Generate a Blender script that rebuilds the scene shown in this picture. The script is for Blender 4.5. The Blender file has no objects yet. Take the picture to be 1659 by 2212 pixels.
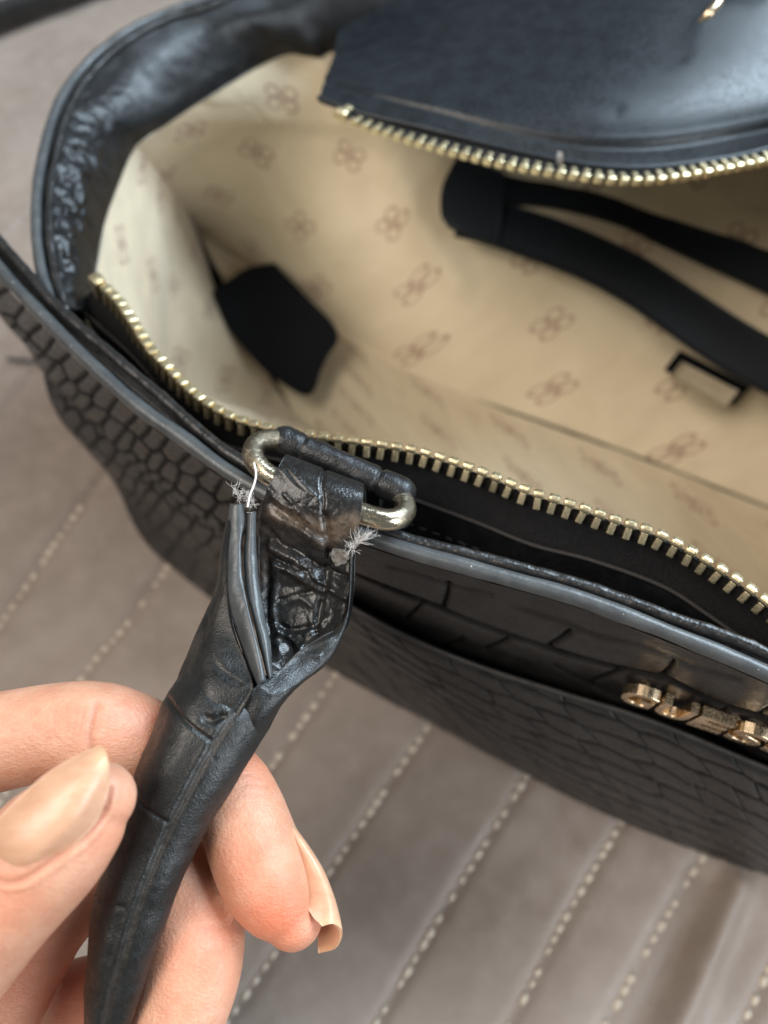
import bpy, bmesh, math, random
import numpy as np
from mathutils import Vector, Matrix

random.seed(7); RNG = np.random.default_rng(11)
scene = bpy.context.scene
COL = scene.collection
CM = 0.01                      # geometry below is written in centimetres

# ------------------------------------------------------------------ camera, world, light
CAM_H, PITCH, FPX, CX, CY = 27.0, math.radians(60), 1662.0, 829.5, 1106.0
cam_d = bpy.data.cameras.new('camera'); cam = bpy.data.objects.new('camera', cam_d); COL.objects.link(cam)
cam.location = (0, 0, CAM_H * CM); cam.rotation_euler = (math.radians(90) - PITCH, 0, 0)
cam_d.sensor_fit = 'VERTICAL'; cam_d.sensor_height = 34.6; cam_d.lens = 26.0
cam_d.clip_start = 0.005; cam_d.clip_end = 50
cam_d.dof.use_dof = True; cam_d.dof.focus_distance = 0.143; cam_d.dof.aperture_fstop = 8.8
scene.camera = cam

world = bpy.data.worlds.new('World'); scene.world = world; world.use_nodes = True
bg = world.node_tree.nodes['Background']; bg.inputs[0].default_value = (0.93, 0.97, 1.0, 1); bg.inputs[1].default_value = 0.15

def area_light(name, loc, target, sx, sy, power, col):
    d = bpy.data.lights.new(name, 'AREA'); d.shape = 'RECTANGLE'; d.size = sx; d.size_y = sy; d.energy = power; d.color = col
    o = bpy.data.objects.new(name, d); COL.objects.link(o); o.location = loc
    o.rotation_euler = (Vector(target) - Vector(loc)).to_track_quat('-Z', 'Y').to_euler()
    return o
area_light('window_light', (0.95, 0.75, 1.25), (0, 0.1, 0.1), 0.85, 1.0, 46, (0.70, 0.86, 1.0))
area_light('room_light', (-0.9, -0.2, 1.4), (0, 0.1, 0.1), 1.0, 1.0, 22, (1.0, 0.91, 0.82))
area_light('side_fill_light', (0.46, -0.22, 0.30), (0.13, -0.02, 0.0), 0.30, 0.4, 2.6, (0.86, 0.93, 1.0))  # added fill lamp, no known window; brightens the bedspread's near right corner

vs = scene.view_settings; vs.view_transform = 'Standard'; vs.look = 'None'; vs.gamma = 1.0; vs.exposure = 0.2
vs.use_curve_mapping = False
scene.render.engine = 'CYCLES'
scene.cycles.use_denoising = True
scene.cycles.max_bounces = 8

# ------------------------------------------------------------------ geometry helpers (centimetres)
CP, SP = math.cos(PITCH), math.sin(PITCH)
CAMP = np.array([0, 0, CAM_H])
def ray(px, py):
    u = (px - CX) / FPX; v = (py - CY) / FPX
    return np.array([u, CP - v * SP, -SP - v * CP])
def W(px, py, d): return CAMP + ray(px, py) * d                       # point at a depth
def Wz(px, py, z):                                                     # point at a height
    r = ray(px, py); return CAMP + r * ((z - CAM_H) / r[2])
def proj(P):
    R = np.asarray(P) - CAMP
    dep = R[..., 1] * CP - R[..., 2] * SP
    up = R[..., 1] * SP + R[..., 2] * CP
    return np.stack([CX + FPX * R[..., 0] / dep, CY - FPX * up / dep], -1), dep
def crom(P, n, closed=False, t=None):
    P = np.asarray(P, float); m = len(P)
    if closed:
        t = np.linspace(0, m, n, endpoint=False) if t is None else t
        i = np.floor(t).astype(int); f = t - i
        p0, p1, p2, p3 = P[(i-1) % m], P[i % m], P[(i+1) % m], P[(i+2) % m]
    else:
        t = np.linspace(0, m-1, n) if t is None else t
        i = np.clip(np.floor(t).astype(int), 0, m-2); f = t - i
        E = np.concatenate([[2*P[0]-P[1]], P, [2*P[-1]-P[-2]]])
        p0, p1, p2, p3 = E[i], E[i+1], E[i+2], E[i+3]
    f = f.reshape((-1,) + (1,)*(P.ndim-1))
    return 0.5*((2*p1) + (-p0+p2)*f + (2*p0-5*p1+4*p2-p3)*f**2 + (-p0+3*p1-3*p2+p3)*f**3)
def resample(P, n, closed=False):
    Q = crom(P, max(400, n*4), closed)
    s = np.concatenate([[0], np.cumsum(np.linalg.norm(np.diff(Q, axis=0), axis=1))])
    t = np.linspace(0, s[-1], n)
    return np.stack([np.interp(t, s, Q[:, k]) for k in range(Q.shape[1])], -1)
def arclen(P): return np.concatenate([[0], np.cumsum(np.linalg.norm(np.diff(P, axis=0), axis=1))])

def hash3(i, j, k):
    h = (i*374761393 + j*668265263 + k*2147483647) & 0x7fffffff
    h = ((h ^ (h >> 13)) * 1274126177) & 0x7fffffff
    return ((h ^ (h >> 16)) & 0xffff) / 65535.0
def vnoise(P):
    P = np.asarray(P, float); I = np.floor(P).astype(np.int64); F = P - I; F = F*F*(3-2*F)
    out = 0
    for a in (0, 1):
        for b in (0, 1):
            for c in (0, 1):
                w = (F[..., 0] if a else 1-F[..., 0])*(F[..., 1] if b else 1-F[..., 1])*(F[..., 2] if c else 1-F[..., 2])
                out = out + w*hash3(I[..., 0]+a+1000, I[..., 1]+b+1000, I[..., 2]+c+1000)
    return out*2-1
def fbm(P, o=4):
    P = np.asarray(P, float); s = 0; a = 1.0
    for _ in range(o): s = s + a*vnoise(P); P = P*2.03+17.1; a *= 0.5
    return s
def seg_dist(Q, poly):
    best = np.full(Q.shape[:-1], 1e9)
    poly = np.asarray(poly, float)
    for a, b in zip(poly[:-1], poly[1:]):
        ab = b-a; t = np.clip(((Q-a)@ab)/(ab@ab+1e-9), 0, 1)
        best = np.minimum(best, np.linalg.norm(Q-(a+t[..., None]*ab), axis=-1))
    return best
def creases(P, polys):
    """relief traced on a leather surface: (polyline, width_px, height_cm)"""
    q, _ = proj(P); h = 0
    for poly, w, dep in polys:
        pl = crom(np.asarray(poly, float), 24) if len(poly) > 2 else poly
        h = h + dep*np.exp(-(seg_dist(q, pl)/w)**2)
    return h

def mesh_obj(name, V, F, mat, parent=None, uv=None, attrs=None, smooth=True):
    me = bpy.data.meshes.new(name)
    V = np.asarray(V, float)*CM
    me.from_pydata(V.tolist(), [], [tuple(int(i) for i in f) for f in F])
    if uv is not None:
        ul = me.uv_layers.new(name='UVMap')
        li = np.zeros(len(me.loops), np.int32); me.loops.foreach_get('vertex_index', li)
        ul.data.foreach_set('uv', np.asarray(uv, np.float32)[li].ravel())
    for an, av in (attrs or {}).items():
        at = me.attributes.new(an, 'FLOAT', 'POINT'); at.data.foreach_set('value', np.asarray(av, np.float32))
    if smooth: me.polygons.foreach_set('use_smooth', [True]*len(me.polygons))
    if mat: me.materials.append(mat)
    me.update()
    o = bpy.data.objects.new(name, me); COL.objects.link(o)
    if parent: attach(o, parent)
    return o
def attach(o, parent):
    o.parent = parent
    L = parent.get('_base')
    M = Matrix.Identity(4)
    p = parent
    if p.type == 'EMPTY': M = Matrix.Translation(-p.location)
    o.matrix_parent_inverse = M
def thing(name, label, cat, base, group=None):
    o = bpy.data.objects.new(name, None); COL.objects.link(o); o.empty_display_size = 0.01
    o.location = Vector(base)*CM
    o['label'] = label; o['category'] = cat
    if group: o['group'] = group
    return o
def tag(o, label, cat, group=None):
    o['label'] = label; o['category'] = cat
    if group: o['group'] = group
    return o

def grid_faces(nr, nc, off=0, flip=False, wrap=False):
    F = []
    for i in range(nr-1):
        for j in range(nc if wrap else nc-1):
            k = (j+1) % nc
            a, b, c, d = off+i*nc+j, off+i*nc+k, off+(i+1)*nc+k, off+(i+1)*nc+j
            F.append((a, d, c, b) if flip else (a, b, c, d))
    return F
def normals(P):
    du = np.gradient(P, axis=0); dv = np.gradient(P, axis=1)
    n = np.cross(dv, du); return n/(np.linalg.norm(n, axis=-1, keepdims=True)+1e-12)
def surf(ctrl, nr, nc):
    C = np.asarray(ctrl, float)
    A = crom(C, nr)
    return np.transpose(crom(np.transpose(A, (1, 0, 2)), nc), (1, 0, 2))
def sheet(name, P, mat, parent=None, thick=0.12, face=None, disp=None, attrs=None, uv=None):
    """a sheet of leather or cloth through the point grid P, with thickness; its front faces `face`"""
    nr, nc = P.shape[:2]
    N = normals(P)
    face = CAMP if face is None else np.asarray(face, float)
    flip = np.mean(np.sum(N*(face-P), -1)) < 0
    if flip: N = -N
    P0 = P.copy()
    hd = None
    if disp is not None: hd = disp(P, N); P = P + N*hd[..., None]
    if uv is None:
        U = np.concatenate([np.zeros((1, nc)), np.cumsum(np.linalg.norm(np.diff(P0, axis=0), axis=-1), 0)])
        V = np.concatenate([np.zeros((nr, 1)), np.cumsum(np.linalg.norm(np.diff(P0, axis=1), axis=-1), 1)], 1)
        uv = np.stack([V, U], -1)
    at = {k: (f(P0).ravel() if callable(f) else np.asarray(f).ravel()) for k, f in (attrs or {}).items()}
    if mat.name == 'embossed_leather': at['groove'] = np.clip((-hd-.008)/.035, 0, 1).ravel()
    V = P.reshape(-1, 3); F = grid_faces(nr, nc, 0, flip)
    UV = uv.reshape(-1, 2)
    if thick:
        B = (P0 - N*thick).reshape(-1, 3); n = nr*nc
        F += grid_faces(nr, nc, n, not flip)
        loop = [j for j in range(nc)] + [i*nc+nc-1 for i in range(1, nr)] + [(nr-1)*nc+j for j in range(nc-2, -1, -1)] + [i*nc for i in range(nr-2, 0, -1)]
        for a, b in zip(loop, loop[1:]+loop[:1]): F.append((a, a+n, b+n, b) if flip else (b, b+n, a+n, a))
        V = np.concatenate([V, B]); UV = np.concatenate([UV, UV]); at = {k: np.concatenate([a, a]) for k, a in at.items()}
    return mesh_obj(name, V, F, mat, parent, UV, at)
def frames(P, ref=None):
    T = np.gradient(P, axis=0); T /= np.linalg.norm(T, axis=1, keepdims=True)+1e-12
    r = np.array([0, 0, 1.0]) if ref is None else np.asarray(ref, float)
    A = []
    for t in T:
        a = r - t*(r@t); a /= np.linalg.norm(a)+1e-12; A.append(a)
        r = a
    A = np.array(A); return T, A, np.cross(T, A)
def tube_grid(P, rad, ns=20, asp=1.0, ref=None, cap=True):
    P = np.asarray(P, float); n = len(P); rad = np.broadcast_to(rad, (n,)).astype(float)
    T, A, B = frames(P, ref)
    if cap:
        k = 6; th = np.linspace(0, math.pi/2, k+1)[1:]
        pre = [(P[0]-T[0]*rad[0]*math.sin(a), rad[0]*max(math.cos(a), .02), 0) for a in th[::-1]]
        post = [(P[-1]+T[-1]*rad[-1]*math.sin(a), rad[-1]*max(math.cos(a), .02), n-1) for a in th]
        C = np.array([p for p, _, _ in pre]+list(P)+[p for p, _, _ in post])
        R = np.array([r for _, r, _ in pre]+list(rad)+[r for _, r, _ in post])
        idx = [0]*len(pre)+list(range(n))+[n-1]*len(post)
        A, B = A[idx], B[idx]
    else: C, R = P, rad
    th = np.linspace(0, 2*math.pi, ns, endpoint=False)
    return C[:, None]+R[:, None, None]*(np.cos(th)[None, :, None]*A[:, None]+asp*np.sin(th)[None, :, None]*B[:, None])
def tube_mesh(P, rad, ns=20, asp=1.0, ref=None, cap=True):
    G = tube_grid(P, rad, ns, asp, ref, cap); nr = len(G)
    F = grid_faces(nr, ns, 0, True, True)
    F.append(tuple(range(ns-1, -1, -1))[::-1]); F.append(tuple(range((nr-1)*ns, nr*ns))[::-1])
    return G.reshape(-1, 3), F, G
def tube(name, P, rad, mat, parent=None, ns=20, asp=1.0, ref=None, cap=True, disp=None):
    V, F, G = tube_mesh(P, rad, ns, asp, ref, cap)
    if disp is not None:
        c = G.mean(1, keepdims=True); D = G-c; D /= np.linalg.norm(D, axis=-1, keepdims=True)+1e-9
        V = (G+D*disp(G)[..., None]).reshape(-1, 3)
    return mesh_obj(name, V, F, mat, parent)
def box_mesh(sx, sy, sz, bev, name, mat):
    bm = bmesh.new(); bmesh.ops.create_cube(bm, size=1)
    bmesh.ops.scale(bm, vec=(sx*CM, sy*CM, sz*CM), verts=bm.verts)
    if bev: bmesh.ops.bevel(bm, geom=bm.edges[:], offset=bev*CM, segments=2, affect='EDGES', profile=0.6)
    me = bpy.data.meshes.new(name); bm.to_mesh(me); bm.free(); me.materials.append(mat); return me
def place(me, name, parent, P, X, Y, Z, scale=1.0):
    o = bpy.data.objects.new(name, me); COL.objects.link(o)
    M = Matrix(((X[0], Y[0], Z[0], P[0]*CM), (X[1], Y[1], Z[1], P[1]*CM), (X[2], Y[2], Z[2], P[2]*CM), (0, 0, 0, 1)))
    if scale != 1.0: M = M @ Matrix.Scale(scale, 4)
    o.matrix_basis = M
    if parent: attach(o, parent)
    return o
def nz(v): v = np.asarray(v, float); return v/np.linalg.norm(v)

# ------------------------------------------------------------------ materials
class Mat:
    def __init__(s, name):
        s.m = bpy.data.materials.new(name); s.m.use_nodes = True; s.t = s.m.node_tree
        s.b = s.t.nodes['Principled BSDF']; s.tc = s.t.nodes.new('ShaderNodeTexCoord'); s.bump_prev = None
    def n(s, t, **k):
        x = s.t.nodes.new(t)
        for a, v in k.items(): setattr(x, a, v)
        return x
    def l(s, a, b): s.t.links.new(a, b)
    def co(s, scale, uv=False):
        mp = s.n('ShaderNodeMapping'); k = 1.0 if uv else 100.0
        sc = (scale,)*3 if np.isscalar(scale) else scale
        mp.inputs['Scale'].default_value = [k*v for v in sc]
        s.l(s.tc.outputs['UV' if uv else 'Object'], mp.inputs[0]); return mp.outputs[0]
    def noise(s, scale, detail=4, rough=.55, uv=False, dist=0):
        x = s.n('ShaderNodeTexNoise'); x.inputs['Scale'].default_value = 1; x.inputs['Detail'].default_value = detail
        x.inputs['Roughness'].default_value = rough; x.inputs['Distortion'].default_value = dist
        s.l(s.co(scale, uv), x.inputs['Vector']); return x.outputs['Fac']
    def vor(s, scale, feature='F1', uv=False):
        x = s.n('ShaderNodeTexVoronoi', feature=feature); x.inputs['Scale'].default_value = 1
        s.l(s.co(scale, uv), x.inputs['Vector']); return x.outputs['Distance']
    def ramp(s, f, a, b, c0, c1):
        x = s.n('ShaderNodeMapRange'); x.clamp = True; x.interpolation_type = 'SMOOTHSTEP'
        s.l(f, x.inputs[0]); x.inputs[1].default_value = a; x.inputs[2].default_value = b
        x.inputs[3].default_value = c0; x.inputs[4].default_value = c1; return x.outputs[0]
    def math(s, op, a, b=None):
        x = s.n('ShaderNodeMath', operation=op)
        for i, v in enumerate((a, b)):
            if v is None: continue
            if hasattr(v, 'node'): s.l(v, x.inputs[i])
            else: x.inputs[i].default_value = v
        return x.outputs[0]
    def mix(s, f, a, b):
        x = s.n('ShaderNodeMix', data_type='RGBA')
        for sock, v in ((x.inputs[0], f), (x.inputs[6], a), (x.inputs[7], b)):
            if hasattr(v, 'node'): s.l(v, sock)
            else: sock.default_value = v if np.isscalar(v) else (*v[:3], 1)
        return x.outputs[2]
    def attr(s, name):
        x = s.n('ShaderNodeAttribute'); x.attribute_name = name; return x.outputs['Fac']
    def bump(s, h, dist_cm, strength=1.0):
        x = s.n('ShaderNodeBump'); x.inputs['Distance'].default_value = dist_cm*CM; x.inputs['Strength'].default_value = strength
        s.l(h, x.inputs['Height'])
        if s.bump_prev is not None: s.l(s.bump_prev, x.inputs['Normal'])
        s.bump_prev = x.outputs[0]; s.l(x.outputs[0], s.b.inputs['Normal'])
    def set(s, **k):
        for a, v in k.items():
            i = s.b.inputs[a.replace('_', ' ')]
            if hasattr(v, 'node'): s.l(v, i)
            elif np.isscalar(v): i.default_value = v
            else: i.default_value = (*v[:3], 1) if len(i.default_value) == 4 else v

def leather(name, col, rough, pore=28, pore_d=.006, wear=None, dust=True, spec=.5, wr=0, groove=False):
    m = Mat(name)
    n1 = m.noise(1.6, 5); n2 = m.noise(9, 4)
    c = m.mix(m.ramp(n1, .3, .7, 0, 1), col, [v*1.7+.002 for v in col])
    if wear:
        w = m.math('MULTIPLY', m.attr('wear'), m.ramp(n2, .25, .6, .25, 1))
        c = m.mix(w, c, wear)
    if dust:
        d = m.ramp(m.vor(6.0), .02, .04, 1, 0)
        d = m.math('MULTIPLY', d, m.ramp(m.noise(3.1, 2), .52, .6, 0, .5)); c = m.mix(d, c, (.35, .33, .3))
    m.set(Base_Color=c, Roughness=m.ramp(n2, .3, .7, rough-.07, rough+.1), Specular_IOR_Level=spec)
    if groove: m.set(Specular_IOR_Level=m.math('MULTIPLY', m.math('SUBTRACT', 1.0, m.attr('groove')), spec))     # raised scales are polished, grooves stay matt
    if wr: m.bump(m.noise(wr, 3, .5, dist=.6), .05)
    m.bump(m.vor(pore), pore_d); m.bump(m.noise(60, 2), .002)
    return m.m
M_LEATHER = leather('black_leather', (.006, .006, .0065), .36)
M_CROC = leather('embossed_leather', (.0085, .0078, .0074), .38, pore=20, pore_d=.003, spec=.5, groove=True)
M_SIDE = leather('side_leather', (.014, .0125, .0115), .45, pore=20, pore_d=.004)
M_FACING = leather('facing_leather', (.006, .0062, .0065), .35, pore=26, pore_d=.003, dust=False, spec=.38)
M_SMOOTH = leather('smooth_black_leather', (.006, .0085, .011), .38, pore=40, pore_d=.0015, dust=False, spec=.42)
M_HANDLE = leather('worn_handle_leather', (.0065, .0065, .0058), .38, pore=30, pore_d=.005, wear=(.10, .075, .055))
M_INNER = leather('cracked_leather', (.009, .0085, .008), .25, pore=22, pore_d=.004, wear=(.12, .085, .06), dust=False)
M_TRIM = leather('grained_trim_leather', (.011, .0105, .010), .34, pore=13, pore_d=.007)
def edge_paint():
    m = Mat('painted_leather_edge')
    n = m.noise((2, 2, 2), 4)
    c = m.mix(m.ramp(n, .3, .7, 0, 1), (.052, .056, .058), (.078, .082, .082))
    d = m.math('MULTIPLY', m.ramp(m.vor(5.0), .04, .06, 1, 0), m.ramp(m.noise(3.1, 2), .5, .6, 0, .6))
    m.set(Base_Color=m.mix(d, c, (.5, .45, .4)), Roughness=.36); m.bump(m.noise(5, 3), .012); m.bump(m.noise(40, 2), .002)
    return m.m
M_EDGE = edge_paint()
def fabric_lining():
    m = Mat('lining_fabric')
    # printed four-petal mark, staggered rows, drawn in the cloth's own coordinates (cm)
    sep = m.n('ShaderNodeSeparateXYZ'); m.l(m.tc.outputs['UV'], sep.inputs[0])
    PX, PY = 3.8, 2.6
    row = m.math('FLOOR', m.math('DIVIDE', sep.outputs[1], PY))
    odd = m.math('MULTIPLY', m.math('MODULO', m.math('ABSOLUTE', row), 2.0), PX*.5)
    lx = m.math('SUBTRACT', m.math('MODULO', m.math('ADD', m.math('ADD', sep.outputs[0], odd), PX*40), PX), PX/2)
    ly = m.math('SUBTRACT', m.math('MODULO', m.math('ADD', sep.outputs[1], PY*40), PY), PY/2)
    k = .35*math.pi*.5
    rx = m.math('ADD', m.math('MULTIPLY', lx, math.cos(k)), m.math('MULTIPLY', ly, math.sin(k)))
    ry = m.math('SUBTRACT', m.math('MULTIPLY', ly, math.cos(k)), m.math('MULTIPLY', lx, math.sin(k)))
    ax = m.math('SUBTRACT', m.math('ABSOLUTE', rx), .31); ay = m.math('SUBTRACT', m.math('ABSOLUTE', ry), .26)
    r = m.math('SQRT', m.math('ADD', m.math('MULTIPLY', ax, ax), m.math('MULTIPLY', ay, ay)))
    ring = m.ramp(m.math('ABSOLUTE', m.math('SUBTRACT', r, .23)), .035, .065, 1, 0)
    rc_ = m.math('SQRT', m.math('ADD', m.math('MULTIPLY', rx, rx), m.math('MULTIPLY', ry, ry)))
    core = m.ramp(rc_, .16, .22, 1, 0)
    mk = m.math('MAXIMUM', ring, m.math('MULTIPLY', core, .7))
    mk = m.math('MULTIPLY', mk, m.ramp(m.noise(7, 3, uv=True), .25, .6, .5, .85))
    c = m.mix(m.ramp(m.noise(.25, 4, uv=True), .3, .7, 0, 1), (.56, .46, .315), (.62, .52, .365))
    c = m.mix(mk, c, (.29, .18, .13))
    m.set(Base_Color=c, Roughness=.62, Sheen_Weight=.25, Specular_IOR_Level=.3)
    m.bump(m.noise(.45, 4, uv=True), .25, .6); m.bump(m.noise((45, 45, 1), 2, uv=True), .004)
    return m.m
M_LINING = fabric_lining()
def metal(name, col, rough, dirt=None, ds=3.0):
    m = Mat(name); n = m.noise(ds, 5, .6)
    c = m.mix(m.ramp(n, .35, .65, 0, 1), col, [v*.78 for v in col]); r = m.ramp(m.noise(20, 3), .3, .7, rough-.08, rough+.1)
    if dirt:
        w = m.math('MULTIPLY', m.attr('wear'), m.ramp(m.noise(8, 5, .65), .3, .5, .55, 1)); c = m.mix(w, c, dirt)
        r = m.math('ADD', r, m.math('MULTIPLY', w, .22)); m.bump(m.math('MULTIPLY', m.noise(22, 4, .7), m.attr('wear')), .02)
    m.set(Base_Color=c, Metallic=1.0, Roughness=r); m.bump(m.noise(6, 3), .002)
    return m.m
M_BRASS = metal('brass_zip', (.95, .80, .50), .36)
M_GOLD = metal('polished_gold', (.98, .76, .50), .24)
M_RING = metal('tarnished_gold', (.80, .70, .52), .17, (.15, .125, .09))
def tape():
    m = Mat('zip_tape'); w = m.n('ShaderNodeTexWave', bands_direction='DIAGONAL'); w.inputs['Scale'].default_value = 7.5
    w.inputs['Distortion'].default_value = 5.0; w.inputs['Detail'].default_value = 2; w.inputs['Detail Scale'].default_value = 4
    m.l(m.co(1, True), w.inputs['Vector'])
    m.set(Base_Color=m.mix(w.outputs['Fac'], (.008, .008, .009), (.022, .021, .021)), Roughness=.85, Specular_IOR_Level=.2)
    m.bump(w.outputs['Fac'], .02); m.bump(m.noise(25, 3), .01); return m.m
M_TAPE = tape()
def plain(name, col, rough, bump=None, **k):
    m = Mat(name); n = m.noise(4, 4)
    m.set(Base_Color=m.mix(n, [v*.8 for v in col], [min(1, v*1.2) for v in col]), Roughness=rough, **k)
    if bump: m.bump(m.noise(bump[0], 4), bump[1])
    return m.m
M_WEB = plain('black_webbing', (.004, .005, .007), .85, (18, .01), Specular_IOR_Level=.15)
M_BAND = plain('black_binding', (.011, .0135, .017), .6, (14, .012), Specular_IOR_Level=.3)
M_THREAD = plain('pale_thread', (.68, .63, .58), .8)
M_DARKTHREAD = plain('black_thread', (.012, .011, .011), .7)
M_SEAMTHREAD = plain('dark_seam_thread', (.035, .030, .027), .8)
M_GLUE = plain('dried_glue', (.16, .145, .125), .7, (14, .03))
M_STITCH = plain('quilting_thread', (.50, .43, .34), .55)
M_PLATE = plain('label_plate', (.42, .35, .24), .4)
M_RED = plain('red_lint', (.5, .05, .05), .8)
def bed():
    m = Mat('velvet_bedspread')
    n = m.noise(.22, 5, .55); f = m.noise(1.4, 5, .6)
    c = m.mix(m.ramp(n, .3, .7, 0, 1), (.212, .168, .137), (.262, .212, .176))
    c = m.mix(m.ramp(f, .35, .75, 0, .35), c, (.33, .275, .235))
    m.set(Base_Color=c, Roughness=m.ramp(f, .3, .7, .42, .6), Sheen_Weight=.35, Sheen_Roughness=.4, Specular_IOR_Level=.45)
    m.bump(m.noise((1.5, 24, 1.5), 3), .008); m.bump(m.noise((26, 3, 3), 3), .006); m.bump(f, .03)
    return m.m
M_BED = bed()
def skin():
    m = Mat('skin')
    n = m.noise(1.7, 5); f = m.noise(7, 4)
    c = m.mix(m.ramp(n, .3, .7, 0, 1), (.57, .27, .165), (.66, .35, .225))
    c = m.mix(m.math('MULTIPLY', m.attr('red'), m.ramp(m.noise(2.6, 4), .25, .7, .7, 1.0)), c, (.68, .175, .085))
    c = m.mix(m.ramp(f, .42, .75, 0, .24), c, (.56, .22, .14)); c = m.mix(m.ramp(m.noise(4.2, 3), .55, .8, 0, .18), c, (.76, .50, .37))
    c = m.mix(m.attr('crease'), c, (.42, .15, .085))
    m.set(Base_Color=c, Roughness=m.ramp(f, .3, .7, .38, .5), Specular_IOR_Level=.42, Subsurface_Weight=.28, Subsurface_Scale=.0035)
    m.b.inputs['Subsurface Radius'].default_value = (1.0, .36, .2)
    m.bump(m.vor(17), .008); m.bump(m.noise((13, 40, 30), 3, dist=.8), .010); m.bump(m.noise((4, 14, 9), 3, dist=1.2), .008)
    return m.m
M_SKIN = skin()
def nail():
    m = Mat('fingernail')
    w = m.attr('wear')
    c = m.mix(m.ramp(m.noise((2, 6, 6), 3), .3, .7, 0, 1), (.60, .315, .19), (.66, .375, .235))
    c = m.mix(w, c, (.69, .40, .235))
    m.set(Base_Color=c, Roughness=.36, Subsurface_Weight=.2, Subsurface_Scale=.002, Coat_Weight=.1, Coat_Roughness=.2)
    m.b.inputs['Subsurface Radius'].default_value = (1.0, .4, .25)
    m.bump(m.noise(2.5, 3), .008); return m.m
M_NAIL = nail()

# ------------------------------------------------------------------ bedspread
SEAMS = [((-20.6, -6), (-13.6, 13), (-9.6, 22.5), (-2, 42)),
         ((-17.6, -6), (-11.2, 8.2), (-8.6, 13), (2, 36)), ((-14, -6), (-7.2, 5.2), (-3.6, 11.5), (8, 34)),
         ((-11, -6), (-3.9, 5.6), (-1.9, 8.7), (13, 32)), ((-7.8, -6), (-4.5, -1.5), (1.46, 6.9), (18, 30)),
         ((-3.3, -6), (.13, -1.2), (4.68, 5.07), (22, 28)), ((0, -6), (3.9, -1.45), (7.83, 3.8), (26, 26)),
         ((3, -6), (6.6, -1.65), (10.3, 2.7), (30, 25)), ((6.6, -6), (10.6, -1.7), (14.6, 2.9), (34, 24)),
         ((-28, -6), (-21, 8.5), (-15, 26), (-8, 46)), ((-33, -6), (-26, 10), (-20, 30), (-12, 50))]
SEAMC = [resample(np.array(s, float), 160) for s in SEAMS]
def bed_h(XY):
    d = np.full(XY.shape[:-1], 9.0)
    for c in SEAMC: d = np.minimum(d, seg_dist(XY, c[::8]))
    h = -.13*np.exp(-(d/.20)**2) + .06*np.clip(d/2, 0, 1)**.7
    P3 = np.concatenate([XY, XY[..., :1]*0], -1)
    rot = np.stack([XY[..., 0]*.6-XY[..., 1]*.8, (XY[..., 0]*.8+XY[..., 1]*.6)*.28, XY[..., 0]*0], -1)
    h = h + .10*fbm(P3*.16, 3) + .10*fbm(rot*.42+3.3, 3)
    h = h + .55*np.exp(-(seg_dist(XY, [(4.9, -6), (8.9, -1.3), (11.2, 2.0)])/.42)**2) - .3*np.exp(-(seg_dist(XY, [(3.9, -6), (7.9, -1.3), (10.2, 2.0)])/.6)**2)
    return h - .12
def build_bed():
    nx, ny = 430, 430
    xs = np.linspace(-34, 34, nx); ys = np.linspace(-8, 64, ny)
    X, Y = np.meshgrid(xs, ys); XY = np.stack([X, Y], -1)
    P = np.concatenate([XY, bed_h(XY)[..., None]], -1)
    o = mesh_obj('bedspread', P.reshape(-1, 3), grid_faces(ny, nx), M_BED)
    o['kind'] = 'structure'
    bm = bmesh.new(); bmesh.ops.create_icosphere(bm, subdivisions=1, radius=CM)
    bmesh.ops.scale(bm, vec=(.20, .125, .075), verts=bm.verts)
    me = bpy.data.meshes.new('stitch'); bm.to_mesh(me); bm.free(); me.materials.append(M_STITCH)
    me.polygons.foreach_set('use_smooth', [True]*len(me.polygons))
    cand = []
    for c in SEAMC:
        L = arclen(c); s = 0.0
        while s < L[-1]:
            p = np.array([np.interp(s, L, c[:, 0]), np.interp(s, L, c[:, 1])]); q = np.array([np.interp(s+.1, L, c[:, 0]), np.interp(s+.1, L, c[:, 1])])
            q3 = np.array([*p, 0.]); px, dep = proj(q3)
            if -60 < px[0] < 1720 and -60 < px[1] < 2270: cand.append((dep, p, nz(np.append(q-p, 0))))
            s += RNG.uniform(.36, .50) if RNG.random() < .8 else RNG.uniform(.6, .95)
    cand.sort(key=lambda t: t[0])
    for dep, p, t in cand[:300]:
        z = bed_h(p[None])[0]; Z = np.array([0, 0, 1.]); 
        place(me, 'stitch', o, (p[0], p[1], z+.015), t, np.cross(Z, t), Z, RNG.uniform(.75, 1.35))
    return o
BED = build_bed()

# ------------------------------------------------------------------ handbag
BAG = thing('handbag', 'open black crocodile-embossed leather handbag with cream patterned lining', 'handbag', (3, 14, 0))
RIM = np.array([Wz(x, y, z) for x, y, z in [(-110, 440, 13.0), (0, 582, 13), (100, 690, 13), (200, 790, 13), (300, 880, 13), (400, 951, 13), (500, 1024, 13),
      (650, 1105, 13), (829, 1174, 13), (1030, 1232, 13), (1244, 1292, 13), (1450, 1370, 13), (1659, 1457, 13), (1950, 1600, 13)]])
TRIM = np.array([Wz(x, y, z) for x, y, z in [(-110, 400, 13.1), (25, 549, 13.1), (125, 662, 13.1), (250, 772, 13.1), (350, 857, 13.1), (450, 946, 13.1), (525, 998, 13.1),
      (660, 1078, 13.05), (829, 1148, 13.0), (1040, 1205, 12.95), (1244, 1260, 12.9), (1450, 1333, 12.95), (1659, 1412, 13), (1950, 1550, 13)]])
BASE = np.array([Wz(x, y, .25) for x, y in [(470, 1305), (540, 1350), (660, 1417), (829, 1509), (960, 1575), (1119, 1654), (1329, 1759), (1529, 1838), (1659, 1885), (1900, 1990), (2150, 2090)]])
nA = 1100
rimc, basec = resample(RIM, nA), resample(BASE, nA)
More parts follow.
